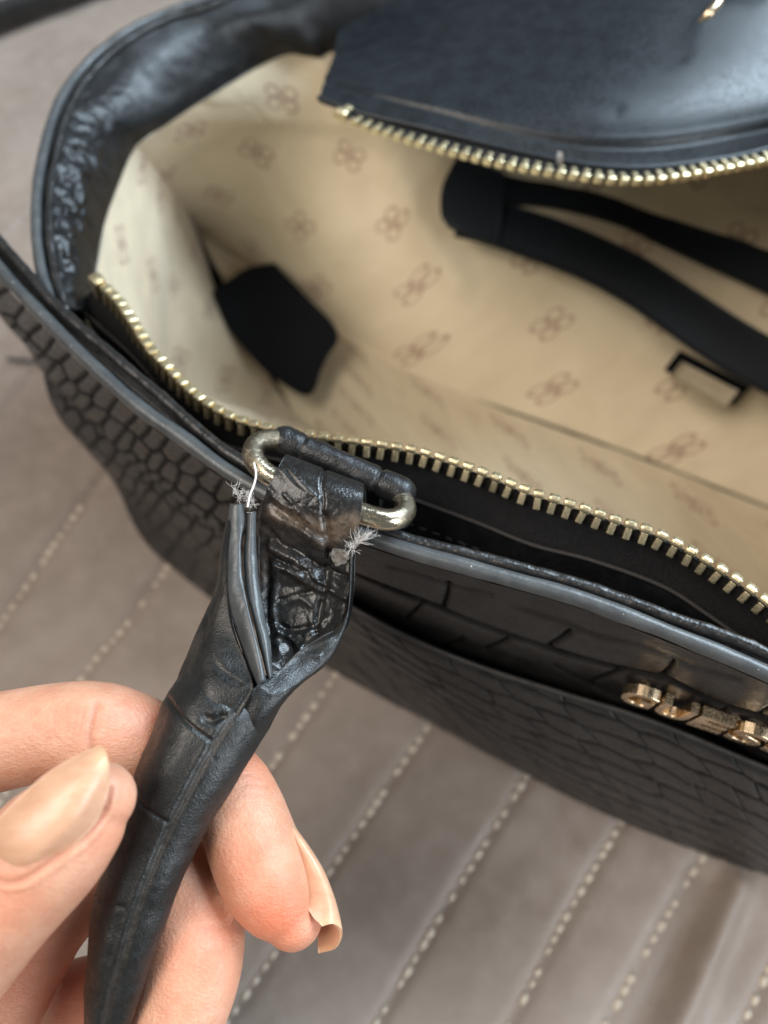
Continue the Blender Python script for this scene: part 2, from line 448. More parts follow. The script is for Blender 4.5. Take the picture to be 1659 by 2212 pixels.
LEFT = [(0, 664, 10.5), (75, 759, 9.0), (125, 899, 7.0), (240, 1034, 4.5), (320, 1179, 2.2)]
def front_point_grid(z0, z1, nr, off):
    out = []
    for z in np.linspace(z0, z1, nr):
        k = (13-z)/12.75
        a = rimc*(1-k)+basec*k; a[:, 2] = z
        L0 = rimc[0]*(1-k)+basec[0]*k
        lz = [13]+[p[2] for p in LEFT]+[.25]; lx = np.array([rimc[0]]+[Wz(*p) for p in LEFT]+[basec[0]])
        lq = crom(lx, 200); tgt = np.array([np.interp(-z, -np.maximum.accumulate(lq[::-1, 2])[::-1], lq[:, i]) for i in range(3)])
        w = np.exp(-np.linspace(0, 1, nA)*9)[:, None]
        a = a + (tgt-L0)*w
        n = np.array([-.42, -.907, 0])
        bul = .45*math.sin(math.pi*min(1, max(0, k)))
        a = a + n*(off+bul*np.clip(np.linspace(0, 6, nA), 0, 1)[:, None]); a[:, 2] = z
        out.append(a)
    return np.array(out)
UP_GROOVES = [([(829, 1268), (889, 1292), (944, 1312), (994, 1334), (1079, 1367), (1149, 1390), (1219, 1412), (1289, 1432), (1347, 1446), (1423, 1462), (1458, 1474), (1523, 1508), (1577, 1529), (1637, 1547), (1700, 1572)], 4.5, -.065),
    ([(760, 1240), (829, 1268)], 4.5, -.05), ([(969, 1262), (966, 1285), (958, 1312)], 5, -.06), ([(912, 1303), (900, 1318), (882, 1334)], 4.5, -.055), ([(1104, 1376), (1080, 1390), (1050, 1402)], 4.5, -.055),
    ([(1229, 1366), (1212, 1380), (1188, 1394)], 5, -.06), ([(1454, 1433), (1444, 1448), (1425, 1461)], 5.5, -.065), ([(1347, 1446), (1320, 1456), (1280, 1474)], 4.5, -.05), ([(1577, 1530), (1560, 1537), (1545, 1541)], 4.5, -.05),
    ([(1637, 1546), (1648, 1538), (1665, 1530)], 4.5, -.05), ([(1200, 1440), (1289, 1488), (1376, 1529), (1423, 1555), (1478, 1573), (1530, 1589), (1568, 1604), (1659, 1635)], 4.5, -.05), ([(1000, 1380), (980, 1388), (962, 1394)], 4, -.04),
    ([(840, 1225), (900, 1240), (960, 1262), (1060, 1285)], 5, -.02), ([(1100, 1310), (1200, 1340), (1290, 1375), (1400, 1400), (1500, 1440), (1600, 1470)], 7, -.02)]
LOW_GROOVES = [([(760, 1420), (900, 1500), (1060, 1575), (1240, 1640), (1400, 1700), (1560, 1745), (1700, 1790)], 7, -.022), ([(900, 1420), (1100, 1520), (1300, 1610), (1500, 1680), (1680, 1730)], 6, -.022), ([(1174, 1543), (1155, 1552), (1125, 1559)], 5, -.05), ([(1359, 1615), (1320, 1622), (1280, 1632), (1235, 1640)], 5, -.05), ([(1501, 1662), (1475, 1670), (1442, 1680)], 6, -.06), ([(1564, 1712), (1520, 1716), (1470, 1722)], 5, -.05),
    ([(900, 1450), (880, 1466), (855, 1480)], 5, -.05), ([(1000, 1500), (980, 1520), (955, 1535)], 5, -.04), ([(1040, 1478), (1020, 1494)], 5, -.04), ([(1650, 1790), (1600, 1800), (1560, 1815)], 5, -.04), ([(1640, 1720), (1610, 1732)], 5, -.04),
    ([(1230, 1680), (1200, 1700), (1170, 1712)], 5, -.035), ([(1420, 1730), (1380, 1755), (1350, 1765)], 5, -.035), ([(780, 1400), (765, 1420), (742, 1436)], 5, -.04)]
RIMQ = proj(rimc)[0]; RIMS = arclen(RIMQ)
def scale_relief(S_, T_, Aq, Bq, rng, traced):
    def field(S_, T_, rows, k, w, dep, bul):
        seeds = []
        for t, wd in rows:
            x = -wd
            while x < 2400:
                seeds.append((x*k, t+rng.uniform(-.10, .10)*45)); x += wd*rng.uniform(.72, 1.3)
        B = np.array(seeds); h = np.zeros(S_.shape)
        for i in range(S_.shape[0]):
            A = np.stack([S_[i]*k, T_[i]], -1)
            BB = B[(B[:, 1] > T_[i].min()-130) & (B[:, 1] < T_[i].max()+130)]
            if not len(BB): continue
            D = np.linalg.norm(A[:, None]-BB[None], axis=-1); ix = np.argpartition(D, 1, axis=1)[:, :2]; r = np.arange(len(A))
            d1, d2 = D[r, ix[:, 0]], D[r, ix[:, 1]]
            nv = BB[ix[:, 1]]-BB[ix[:, 0]]; ln = np.linalg.norm(nv, axis=1)+1e-9
            e = np.abs(d2**2-d1**2)/(2*ln)/np.hypot(nv[:, 0]/ln*k, nv[:, 1]/ln)
            h[i] = -dep*np.exp(-(e/w)**2) + bul*np.clip(e/16, 0, 1)**.7
        return h
    hl = field(Aq, Bq, [(34, 44), (78, 42), (112, 38), (144, 36), (176, 36), (208, 38), (242, 40), (278, 42), (316, 44), (360, 48)], 1.0, 3.2, .055, .016)
    hr = field(S_, T_, [(255+58*i, 135) for i in range(12)], .42, 4.0, .05, .012) if traced is None else None
    return hl, hr
def croc(seed, traced):
    rng = np.random.default_rng(seed)
    def f(P, N):
        q, _ = proj(P); nr = P.shape[0]
        T_ = np.linalg.norm(q-RIMQ[None], axis=-1); S_ = np.broadcast_to(RIMS, T_.shape)
        wob = np.concatenate([q*.012, q[..., :1]*0], -1); S_ = S_+7*fbm(wob*1.6, 3); Tw = T_+6*fbm(wob*1.6+31, 3)
        left = np.clip((800-q[..., 0])/160, 0, 1)
        rs = RIMQ[::9]; rt = np.gradient(rs, axis=0); rt /= np.linalg.norm(rt, axis=1, keepdims=True); ra = RIMS[::9]
        Aq = np.zeros(T_.shape); Bq = np.zeros(T_.shape)
        for i in range(nr):
            k = np.argmin(np.linalg.norm(q[i][:, None]-rs[None], axis=-1), axis=1); dq = q[i]-rs[k]
            Aq[i] = ra[k]+np.sum(dq*rt[k], -1); Bq[i] = np.abs(dq[:, 0]*rt[k][:, 1]-dq[:, 1]*rt[k][:, 0])
        Aq += 5*fbm(wob*2+7, 3); Bw = Bq+5*fbm(wob*2+57, 3)
        hl, hr = scale_relief(S_, Tw, Aq, Bw, rng, traced)
        h = hl*left*np.clip(np.arange(P.shape[1])/30.0, 0, 1)[None]*np.clip((Bq-8)/14, 0, 1)*(.35+.65*np.clip((190-Bq)/90, 0, 1))
        h = h + (hr if traced is None else 1.5*creases(P, traced))*(1-left)
        h = h*np.clip((T_-6)/10, 0, 1)
        C = np.concatenate([q*.03, q[..., :1]*0], -1)
        return h + .010*fbm(P*1.3, 2) + .003*fbm(P*np.array([5, 5, 2]), 3)
    return f
FRONT_FACE = (-5, -20, 15)
OUT = np.array([-.42, -.907, 0])
wA = np.clip((np.linspace(0, 1, nA)-.30)/.16, 0, 1); wA = (wA*wA*(3-2*wA))[None, :, None]     # the pocket opens only along the right of the front
gU = front_point_grid(12.95, 8.4, 95, .16) - np.linspace(0, 1, 95)[:, None, None]*OUT*.65*wA
gU[-12:] += np.linspace(0, 1, 12)[:, None, None]**2*np.array([.06, .14, 0])
sheet('front_upper_panel', gU, M_CROC, BAG, 0, FRONT_FACE, croc(3, UP_GROOVES))
gL = front_point_grid(9.4, .3, 150, .0) + OUT*.14*wA
gL[:6] += (np.linspace(1, 0, 6)**2)[:, None, None]*np.array([.42, .907, 0])*.06
gL -= OUT*(np.clip(1-np.arange(150)/22, 0, 1)[:, None, None])*.22*(1-wA)
LOWP = sheet('front_lower_panel', gL, M_CROC, BAG, 0, FRONT_FACE, croc(8, None))
tube('pocket_hem', gL[0][300::4]-OUT*.05, .07, M_SIDE, LOWP, 12)
def rough_d(a, s, seed=0): return lambda G: a*fbm(G*s+seed, 3)
fe = resample(RIM, 500); fe[:, 2] += .02
tube('painted_rim_edge', fe, .175, M_EDGE, BAG, 18, .95, disp=rough_d(.016, 1.1))
ft = resample(TRIM, 700)
tube('rolled_rim_trim', ft, .125, M_TRIM, BAG, 18, 1.0, disp=rough_d(.018, 3.2, 5))
# flat leather between the two edges
bt = np.stack([fe[::4][:125]*1.0, resample(TRIM, 125)], 0); bt = surf(np.stack([bt[0], bt[0]*.5+bt[1]*.5-np.array([0, 0, .22]), bt[1]]), 7, 125)
sheet('rim_channel', bt, M_LEATHER, BAG, .05)
# specks of dust caught on the rim edge
sp = []
for i in range(26):
    k = RNG.integers(60, 460); q = fe[k] + np.array([RNG.uniform(-.05, .05), RNG.uniform(-.1, .05), .165])
    sp.append(q)
V, F = [], []
for q in sp:
    r = RNG.uniform(.008, .02); o = len(V)
    V += [q+np.array(v)*r for v in [(1, 0, 0), (-1, 0, 0), (0, 1, 0), (0, -1, 0), (0, 0, 1), (0, 0, -1)]]
    F += [(o+a, o+b, o+c) for a, b, c in [(0, 2, 4), (2, 1, 4), (1, 3, 4), (3, 0, 4), (2, 0, 5), (1, 2, 5), (3, 1, 5), (0, 3, 5)]]
o = mesh_obj('dust_specks', V, F, M_THREAD, BAG); o['kind'] = 'stuff'

# near zip: teeth line, tape, leather facing and gutter
Z1 = [(212, 616, 12.7), (260, 664, 12.7), (317, 749, 12.75), (355, 794, 12.8), (397, 839, 12.8), (450, 881, 12.85), (510, 913, 12.9), (580, 932, 12.95), (680, 950, 13), (770, 962, 13),
      (854, 974, 13), (924, 989, 13), (1049, 1032, 13), (1139, 1069, 13), (1234, 1099, 13), (1329, 1132, 13), (1424, 1164, 13), (1514, 1214, 13), (1604, 1272, 13), (1700, 1345, 13), (1950, 1530, 13)]
Z1 = np.array([Wz(*p) for p in Z1])
E1 = [(162, 645, 11.9), (175, 669, 11.9), (225, 714, 11.9), (280, 764, 11.9), (325, 814, 11.9), (370, 874, 11.8), (450, 944, 11.8), (560, 985, 11.8), (680, 1010, 11.9), (790, 1040, 11.9),
      (899, 1082, 11.9), (1029, 1130, 11.9), (1149, 1178, 11.9), (1279, 1212, 11.9), (1429, 1267, 11.9), (1529, 1330, 11.9), (1624, 1397, 11.9), (1700, 1450, 11.9), (1950, 1640, 11.9)]
E1 = np.array([Wz(*p) for p in E1])
zn = 420
z1, e1, t1 = resample(Z1, zn), resample(E1, zn), resample(TRIM[1:], zn)
tp = surf(np.stack([z1+np.array([0, 0, .0]), (z1*.5+e1*.5)+np.array([.04, .09, -.12]), e1-np.array([0, 0, .15])]), 24, zn)
TAPE1 = sheet('front_zip_tape', tp, M_TAPE, BAG, .05, disp=lambda P, N: .03*fbm(P*1.3, 3))
TAPE1['label'] = 'black zip tape with brass teeth along the front rim'
gut = surf(np.stack([e1, e1*.85+t1*.15-np.array([0, 0, .9]), e1*.5+t1*.5-np.array([0, 0, 2.4]), e1*.15+t1*.85-np.array([0, 0, 2.3]), t1-np.array([0, 0, .3])]), 30, zn)
FAC1 = sheet('front_facing', gut, M_LEATHER, BAG, .06)
tube('facing_edge', e1+np.array([0, 0, .03]), .045, M_SEAMTHREAD, FAC1, 8)
# running stitch on the facing
st_me = None
Vs = gut[7]; Ls = arclen(Vs); s = 2.0
bm = bmesh.new(); bmesh.ops.create_icosphere(bm, subdivisions=1, radius=CM); bmesh.ops.scale(bm, vec=(.12, .028, .02), verts=bm.verts)
seam_me = bpy.data.meshes.new('seam_stitch'); bm.to_mesh(seam_me); bm.free(); seam_me.materials.append(M_SEAMTHREAD)
while s < Ls[-1]-1:
    p = np.array([np.interp(s, Ls, Vs[:, k]) for k in range(3)]); q = np.array([np.interp(s+.1, Ls, Vs[:, k]) for k in range(3)])
    t = nz(q-p); n = nz(np.cross(t, [0, 0, 1])); 
    place(seam_me, 'seam_stitch', FAC1, p+np.array([-.02, -.03, .03]), t, n, np.cross(t, n)); s += .33
def tooth_mesh(name):
    bm = bmesh.new()
    def add(sx, sy, sz, oy, bev):
        r = bmesh.ops.create_cube(bm, size=1); vs_ = r['verts']
        bmesh.ops.scale(bm, vec=(sx*CM, sy*CM, sz*CM), verts=vs_); bmesh.ops.translate(bm, vec=(0, oy*CM, 0), verts=vs_)
        es = list({e for v in vs_ for e in v.link_edges})
        bmesh.ops.bevel(bm, geom=es, offset=bev*CM, segments=2, affect='EDGES', profile=.6)
    add(.145, .29, .20, -.11, .03)
    add(.255, .17, .23, .085, .06)
    me = bpy.data.meshes.new(name); bm.to_mesh(me); bm.free(); me.materials.append(M_BRASS); return me
TOOTH = tooth_mesh('zipper_tooth')
def zip_teeth(curve, updir, parent, pitch, lift, big_first=1.5):
    L = arclen(curve); s = 0.0; k = 0
    while s < L[-1]-.2:
        p = np.array([np.interp(s, L, curve[:, i]) for i in range(3)]); q = np.array([np.interp(s+.15, L, curve[:, i]) for i in range(3)])
        px, _ = proj(p)
        if px[0] > 1730: break
        t = nz(q-p); u = updir(p, t); u = nz(u-t*(u@t)); n = np.cross(t, u)
        j = RNG.normal(0, .05)
        u2 = nz(u+n*j+t*RNG.normal(0, .05)); t2 = nz(t-u2*(t@u2))
        place(TOOTH, 'zipper_tooth', parent, p+u*lift, t2, u2, np.cross(t2, u2), big_first if k == 0 else 1.0+.22*float(np.clip((-3-p[0])/3, 0, 1)))
        if k == 0: s += pitch*.4
        s += pitch; k += 1
def interp_up(p, t):
    i = np.argmin(np.linalg.norm(z1-p, axis=1)); return (z1[i]-tp[10, min(i, zn-1)]+np.array([0, 0, .25]))*.6+np.array([.05, .62, .36])*np.clip((p[0]+7)/6, 0, 1)
zip_teeth(z1, interp_up, TAPE1, .325, .02)

# far zip and the leather flap it hangs from
FL = [(690, 212, 23.3), (745, 232, 23.0), (800, 250, 22.8), (900, 272, 22.4), (1000, 297, 22.1), (1150, 334, 21.8), (1280, 358, 21.6), (1400, 362, 21.6), (1530, 348, 21.8), (1659, 322, 22.2), (1950, 235, 23)]
FLW = np.array([W(*p) for p in FL])
m1 = np.array([W(*p) for p in [(700, 175, 24.2), (770, 180, 23.6), (850, 185, 23.2), (950, 195, 22.8), (1060, 205, 22.4), (1180, 215, 22.0), (1300, 225, 21.7), (1430, 225, 21.6), (1560, 210, 21.7), (1700, 190, 22), (1980, 100, 23)]])
m2 = np.array([W(*p) for p in [(722, 112, 26.6), (820, 95, 26.0), (920, 80, 25.4), (1030, 60, 24.8), (1140, 50, 24.2), (1260, 40, 23.6), (1380, 35, 23.1), (1500, 30, 22.9), (1620, 20, 22.9), (1760, 0, 23.2), (2020, -60, 24)]])
m3 = np.array([W(*p) for p in [(735, 40, 28.0), (850, 0, 27.6), (960, -40, 27.2), (1080, -80, 26.6), (1190, -110, 26.0), (1310, -130, 25.4), (1430, -150, 25.0), (1550, -170, 24.8), (1670, -190, 24.8), (1810, -210, 25), (2060, -260, 25.5)]])
m4 = np.array([W(*p) for p in [(740, -90, 27.2), (860, -140, 27), (970, -190, 26.6), (1090, -240, 26.2), (1200, -280, 25.8), (1320, -310, 25.4), (1440, -330, 25.1), (1560, -350, 25), (1680, -370, 25), (1820, -390, 25), (2080, -440, 25)]])
flp = surf(np.stack([FLW, m1, m2, m3, m4]), 90, 260)
FLAP = sheet('rear_zip_flap', flp, M_SMOOTH, BAG, .14, disp=lambda P, N: .03*fbm(P*np.array([.22, .3, .3]), 2)+creases(P, [([(700, 178), (760, 196), (860, 222), (960, 246), (1100, 284), (1250, 312), (1400, 316), (1530, 300), (1680, 272)], 5, -.05), ([(700, 165), (760, 184), (860, 208), (960, 232), (1100, 268), (1250, 296), (1400, 300), (1530, 284), (1680, 254)], 8, .03), ([(1000, 140), (1150, 170), (1330, 235)], 16, -.03)]))
fw = resample(FLW, 300)
Z2 = np.array([W(*p) for p in [(742, 246, 22.7), (772, 264, 22.6), (844, 289, 22.4), (974, 325, 22.0), (1079, 350, 21.7), (1179, 368, 21.5), (1289, 383, 21.4), (1374, 388, 21.35), (1454, 381, 21.4), (1544, 366, 21.6), (1634, 349, 21.9), (1720, 330, 22.2), (1950, 260, 23)]])
z2 = resample(Z2, 300)
TAPE2 = sheet('rear_zip_tape', surf(np.stack([resample(FLW[1:], 300)+np.array([0, .1, -.05]), z2]), 8, 300), M_TAPE, BAG, .05)
tube('flap_edge', fw, .08, M_SMOOTH, FLAP, 10)
zip_teeth(z2, lambda p, t: nz(CAMP-p)*1.0+np.array([.05, -.75, -.35]), TAPE2, .345, .0, 1.5)
# a loose scrap of tape standing on the flap edge
sheet('tape_scrap', surf(np.array([[W(1202, 352, 21.3), W(1216, 355, 21.3)], [W(1203, 338, 21.2), W(1217, 341, 21.2)], [W(1205, 326, 21.3), W(1215, 328, 21.3)]]), 6, 5), M_GLUE, FLAP, .03)

# rear-left rim, facing band and lining
R0 = [(112, 660, 19.5), (86, 570, 20.1), (78, 460, 20.9), (90, 350, 22), (127, 225, 23.4), (187, 140, 24.6), (267, 75, 25.2), (352, 32, 25.8), (452, -5, 26.3), (600, -70, 26.8), (900, -190, 26.9), (1300, -320, 25.8), (1700, -400, 25), (2080, -460, 25)]
R0 = np.array([W(*p) for p in R0])
tube('rear_rim_edge', resample(R0, 400), .15, M_EDGE, BAG, 16, disp=rough_d(.02, 1.2))
R1 = R0 + np.array([.34, -.05, -.06])
R1[8:] += np.array([-.25, -.35, 0])
tube('rear_rim_trim', resample(R1, 400), .12, M_TRIM, BAG, 16, disp=rough_d(.03, 2.5))
LG = [(196, 640, 21.6), (205, 600, 22.2), (222, 500, 23.3), (250, 415, 24.3), (292, 318, 25.4), (345, 280, 25.9), (450, 210, 26.8), (560, 143, 27.8), (625, 116, 28.2), (690, 124, 28.3), (723, 108, 28.4), (900, 60, 28.4), (1250, 0, 27.5), (1700, -60, 26.6), (2080, -120, 26)]
LGW = np.array([W(*p) for p in LG])
r1, lg = resample(R1[:9], 200), resample(LGW[:10], 200)
r1 = np.concatenate([resample(R1[:9], 170), resample(R1[8:11], 31)[1:]]); lg = np.concatenate([resample(LGW[:9], 170), resample(LGW[8:12], 31)[1:]])
fb = surf(np.stack([r1, r1*.7+lg*.3+np.array([.25, -.25, .1]), r1*.3+lg*.7+np.array([.2, -.2, 0]), lg]), 60, 200)
def fac_d(P, N):
    c = np.exp(-(np.arange(200)/55.0-.9)**2*1.6)[None, :]*np.exp(-((np.arange(60)-14)/17.0)**2)[:, None]
    w = 1-np.abs(fbm(P*np.array([2.2, 2.6, 1.6])*.8+4, 4)); w2 = 1-np.abs(fbm(P*np.array([1.0, 3.2, 2.0])*1.3+9, 3))
    return .26*c*(w-.5) + .10*c*(w2-.5) + .03*fbm(P*.8, 3)
sheet('side_facing', fb, M_FACING, BAG, .12, disp=fac_d, attrs={'wear': lambda P: np.zeros(P.shape[:2])})
ZF = 1.5
apex = Wz(420, 490, ZF)
def cloth(name, ctrl, nr, nc, disp=None): return sheet(name, surf(np.array(ctrl), nr, nc), M_LINING, BAG, .05, disp=disp)
soft = lambda a, s, seed=0: (lambda P, N: a*fbm(P*s+seed, 3))
# left gusset: from its sewn top edge down to the floor, with a standing fold
top = [W(188, 690, 20.5), W(203, 605, 22.2), W(222, 500, 23.3), W(250, 415, 24.3), W(275, 352, 25.1), W(296, 318, 25.5)]
mid = [W(330, 960, 23.5), W(330, 790, 26.0), W(335, 640, 27.4), W(342, 520, 28.6), W(352, 450, 29.6), W(362, 400, 30.4)]
md2 = [W(440, 1010, 25.5), W(400, 850, 28.2), W(380, 700, 29.6), W(384, 580, 31.2), W(392, 500, 32.6), W(396, 452, 33.8)]
bot = [Wz(640, 905, ZF), Wz(580, 812, ZF), Wz(525, 745, ZF), Wz(478, 650, ZF), Wz(440, 555, ZF), apex]
cloth('side_lining', [top, mid, md2, bot], 90, 90, soft(.10, .45, 2))
# rear wall
topb = [W(296, 318, 25.5), W(345, 281, 25.9), W(450, 211, 26.8), W(560, 144, 27.8), W(625, 117, 28.2), W(690, 125, 28.3), W(723, 110, 28.4), W(900, 62, 28.6), W(1250, 5, 28.4), W(1650, -40, 28), W(2050, -80, 28)]
midb = [W(362, 400, 30.4), W(440, 350, 30.2), W(560, 320, 30.2), W(660, 330, 30.4), W(740, 350, 30.5), W(820, 370, 30.4), W(900, 400, 30.2), W(1080, 440, 29.8), W(1350, 500, 29.2), W(1700, 560, 28.6), W(2060, 620, 28)]
botb = [apex, Wz(500, 545, ZF), Wz(600, 615, ZF), Wz(720, 700, ZF), Wz(830, 775, ZF), Wz(930, 822, ZF), Wz(1030, 862, ZF), Wz(1180, 912, ZF), Wz(1380, 985, ZF), Wz(1700, 1110, ZF), Wz(2050, 1250, ZF)]
def back_d(P, N):
    q, _ = proj(P)
    return .10*fbm(P*.35+8, 3) + creases(P, [([(440, 260), (560, 300), (640, 430)], 30, -.18), ([(860, 380), (900, 470), (990, 610)], 34, .20)])
REARW = surf(np.array([topb, np.array(topb)*.45+np.array(midb)*.55, midb, np.array(midb)*.4+np.array(botb)*.6, botb]), 90, 240)
sheet('rear_lining', REARW, M_LINING, BAG, .05, disp=back_d)
# floor
fr = [Wz(640, 905, ZF), Wz(900, 1060, ZF), Wz(1200, 1240, ZF), Wz(1600, 1480, ZF), Wz(2050, 1720, ZF)]
bk = [apex, Wz(720, 700, ZF), Wz(1030, 862, ZF), Wz(1500, 1035, ZF), Wz(2050, 1250, ZF)]
fl = surf(np.stack([np.array(bk), np.array(bk)*.5+np.array(fr)*.5+np.array([0, 0, .25]), np.array(fr)]), 60, 140)
sheet('floor_lining', fl, M_LINING, BAG, .06, disp=soft(.10, .4, 5))
# inner front wall of the lining, hidden under the near zip, and the closing right end
fw_t = resample(np.stack(E1)-np.array([0, 0, .4]), 40)
fw_b = resample(np.array(fr), 40)
sheet('front_lining', surf(np.stack([fw_t, fw_t*.5+fw_b*.5+np.array([-.3, -.8, 0]), fw_b]), 30, 40), M_LINING, BAG, .05, face=(6, 20, 8))
re_t = [fw_t[-1], fw_t[-1]*.5+np.array(topb[-1])*.5, topb[-1]]; re_b = [fw_b[-1], fw_b[-1]*.5+botb[-1]*.5, botb[-1]]
sheet('right_lining', surf(np.stack([np.array(re_t), np.array(re_t)*.5+np.array(re_b)*.5, np.array(re_b)]), 14, 20), M_LINING, BAG, .05, face=(0, 15, 8))
# outer shell behind the lining: rear panel, left gusset, right end, base
r0c = resample(R0, 200)
ob = resample(np.concatenate([[basec[0]], [np.array([-9.4, 20, .3]), np.array([-10.4, 31.5, .3]), np.array([0, 25, .3]), np.array([16, 17.5, .3])]]), 200)
leftn = int(200*.28)
og_t, og_b = r0c[:leftn], resample(np.array([basec[0], [-9.4, 20, .3], [-10.6, 32, .3]]), leftn)
sheet('left_gusset', surf(np.stack([og_t, og_t*.5+og_b*.5+np.array([.3, 0, 0]), og_b]), 30, leftn), M_SIDE, BAG, .1, face=(-40, 20, 8))
or_t, or_b = r0c[leftn-1:], resample(np.array([[-10.6, 32, .3], [0, 24.5, .3], [22, 14, .3]]), 200-leftn+1)
sheet('rear_panel', surf(np.stack([or_t, or_t*.5+or_b*.5+np.array([.3, .9, 0]), or_b]), 30, 200-leftn+1), M_SIDE, BAG, .1, face=(10, 80, 8))
bs = surf(np.stack([resample(BASE, 60)+np.array([0, 0, 0.05]), resample(np.array([[-10.6, 32, .3], [0, 24.5, .3], [22, 14, .3]]), 60)]), 10, 60)
sheet('base_panel', bs, M_LEATHER, BAG, .1, face=(5, 15, -20))
rt = np.stack([np.array([RIM[-1], basec[-1]*1.0]), np.array([R0[-1], np.array([22, 14, .3])])]); 
sheet('right_gusset', surf(np.transpose(rt, (1, 0, 2)), 10, 10), M_SIDE, BAG, .1, face=(60, 5, 8))

# slip pocket bindings, label plate and the black patch in the corner
def ribbon(name, px, wid, d_list, mat, parent, lift=0, thick=.14):
    c = np.array([W(x, y, d) for (x, y), d in zip(px, d_list)]); w = wid if hasattr(wid, '__len__') else [wid]*len(px)
    top_, bot_ = [], []
    for i, ((x, y), d) in enumerate(zip(px, d_list)):
        a = np.array(px[max(i-1, 0)], float); b = np.array(px[min(i+1, len(px)-1)], float); t = (b-a)/np.linalg.norm(b-a); n = np.array([t[1], -t[0]])
        top_.append(W(x+n[0]*w[i], y+n[1]*w[i], d+.25)); bot_.append(W(x-n[0]*w[i], y-n[1]*w[i], d-.25))
    return sheet(name, surf(np.stack([np.array(top_), c-np.array([0, .08, -.05]), np.array(bot_)]), 12, 80), mat, parent, thick)
ribbon('pocket_binding', [(1000, 455), (1040, 470), (1090, 487), (1180, 517), (1280, 557), (1370, 603), (1445, 652), (1520, 703), (1610, 760), (1720, 815), (1900, 880)], [56, 50, 48, 50, 50, 52, 53, 55, 56, 56, 56], [29.4, 29.2, 29.0, 28.7, 28.3, 28.0, 27.7, 27.4, 27.2, 27, 26.6], M_BAND, BAG)
ribbon('pocket_binding', [(1000, 388), (1080, 398), (1180, 406), (1280, 423), (1370, 445), (1450, 480), (1540, 522), (1660, 575), (1900, 690)], [44, 42, 38, 42, 48, 52, 52, 52, 52], [29.5, 29.4, 29.3, 29.2, 29.1, 29.0, 28.8, 28.5, 28], M_BAND, BAG)
def quad_block(name, px, ds, mat, parent, thick, n=8):
    a, b, c, d = [W(x, y, dd) for (x, y), dd in zip(px, ds)]
    return sheet(name, surf(np.array([[a, b], [d, c]]), n, n), mat, parent, thick)
pe = [[W(988, 335, 29.2), W(1030, 350, 29.1), W(1090, 372, 29.0)], [W(956, 400, 29.0), W(1020, 430, 28.9), W(1085, 445, 28.8)], [W(952, 460, 28.9), W(1010, 485, 28.8), W(1080, 500, 28.7)], [W(968, 492, 28.9), W(1015, 510, 28.75), W(1075, 532, 28.6)]]
sheet('pocket_end', surf(np.array(pe), 20, 20), M_BAND, BAG, .12)
lab = quad_block('label_patch', [(1468, 756), (1622, 836), (1588, 872), (1436, 796)], [29.2, 28.8, 28.5, 28.9], M_WEB, BAG, .12)
quad_block('label_plate', [(1472, 781), (1596, 845), (1566, 880), (1446, 812)], [28.6, 28.2, 27.9, 28.3], M_PLATE, lab, .10)
bp = [[W(458, 632, 34.2), W(530, 580, 34.6), W(592, 568, 34.4)], [W(492, 705, 33.0), W(580, 680, 33.2), W(662, 640, 33.0)], [W(560, 785, 31.4), W(630, 775, 31.6), W(728, 716, 31.6)], [W(600, 815, 30.9), W(666, 850, 30.6), W(700, 786, 31.2)]]
sheet('inner_patch', surf(np.array(bp), 20, 20), M_WEB, BAG, .12)

# gold letters on the front
def letters():
    o0 = Wz(1356, 1490, 10.95); o1 = Wz(1648, 1592, 10.95); ex = nz((o1-o0)*np.array([1, 1, 0])); up = nz(np.array([-.045, -.11, 1])); up = nz(up-ex*(up@ex)); out = np.cross(ex, up)
    x = 0.0
    for ch in 'GUESS':
        cu = bpy.data.curves.new('letter', 'FONT'); cu.body = ch; cu.size = 1.5; cu.extrude = .105; cu.bevel_depth = .014; cu.bevel_resolution = 1; cu.offset = .02; cu.resolution_u = 6
        t = bpy.data.objects.new('t', cu); COL.objects.link(t); bpy.context.view_layer.update()
        me = bpy.data.meshes.new_from_object(t.evaluated_get(bpy.context.evaluated_depsgraph_get()))
        bpy.data.objects.remove(t)
        n = len(me.vertices); co = np.zeros(n*3, np.float32); me.vertices.foreach_get('co', co); co = co.reshape(-1, 3)
        w = co[:, 0].max()-co[:, 0].min(); co[:, 0] -= co[:, 0].min()
        co[:, 0] *= (.70/w); co *= CM; me.vertices.foreach_set('co', co.ravel()); me.materials.clear(); me.materials.append(M_GOLD); me.name = 'letter'; me.polygons.foreach_set('use_smooth', [False]*len(me.polygons))
        p = o0+ex*x-up*1.0-out*.10
        place(me, 'letter', BAG, p, ex, up, out); x += .775
letters()

# ring keeper: the leather loop behind the rim that holds the ring
ax0, ax1 = W(617, 952, 15.95), W(866, 1062, 15.75)
kp = np.linspace(0, 1, 90)[:, None]*(ax1-ax0)+ax0
s = np.linspace(0, 1, 90); rr = .295+.022*np.exp(-((s-.0)/.12)**6)+.022*np.exp(-((s-1.0)/.17)**6)-.04*np.exp(-((s-.155)/.018)**2)-.05*np.exp(-((s-.80)/.018)**2)
KEEP = tube('ring_keeper', kp, rr, M_LEATHER, BAG, 36, disp=lambda G: .016*fbm(G*1.9+3, 3)+.006*fbm(G*8, 3))
kt = np.stack([kp[12:75:6]+np.array([.02, .05, -.2]), kp[12:75:6]+np.array([0, -.05, -.9]), kp[12:75:6]+np.array([-.08, -.25, -1.7])])
sheet('keeper_tab', surf(kt, 14, 24), M_HANDLE, KEEP, .3)
for x, y in [(851, 1131), (872, 1128)]:
    p = W(x, y, 15.9); tube('keeper_knot', np.array([p+[-.02, .02, -.12], p+[.0, 0, .0], p+[.03, .05, .04]]), [.12, .13, .11], M_LEATHER, KEEP, 12)

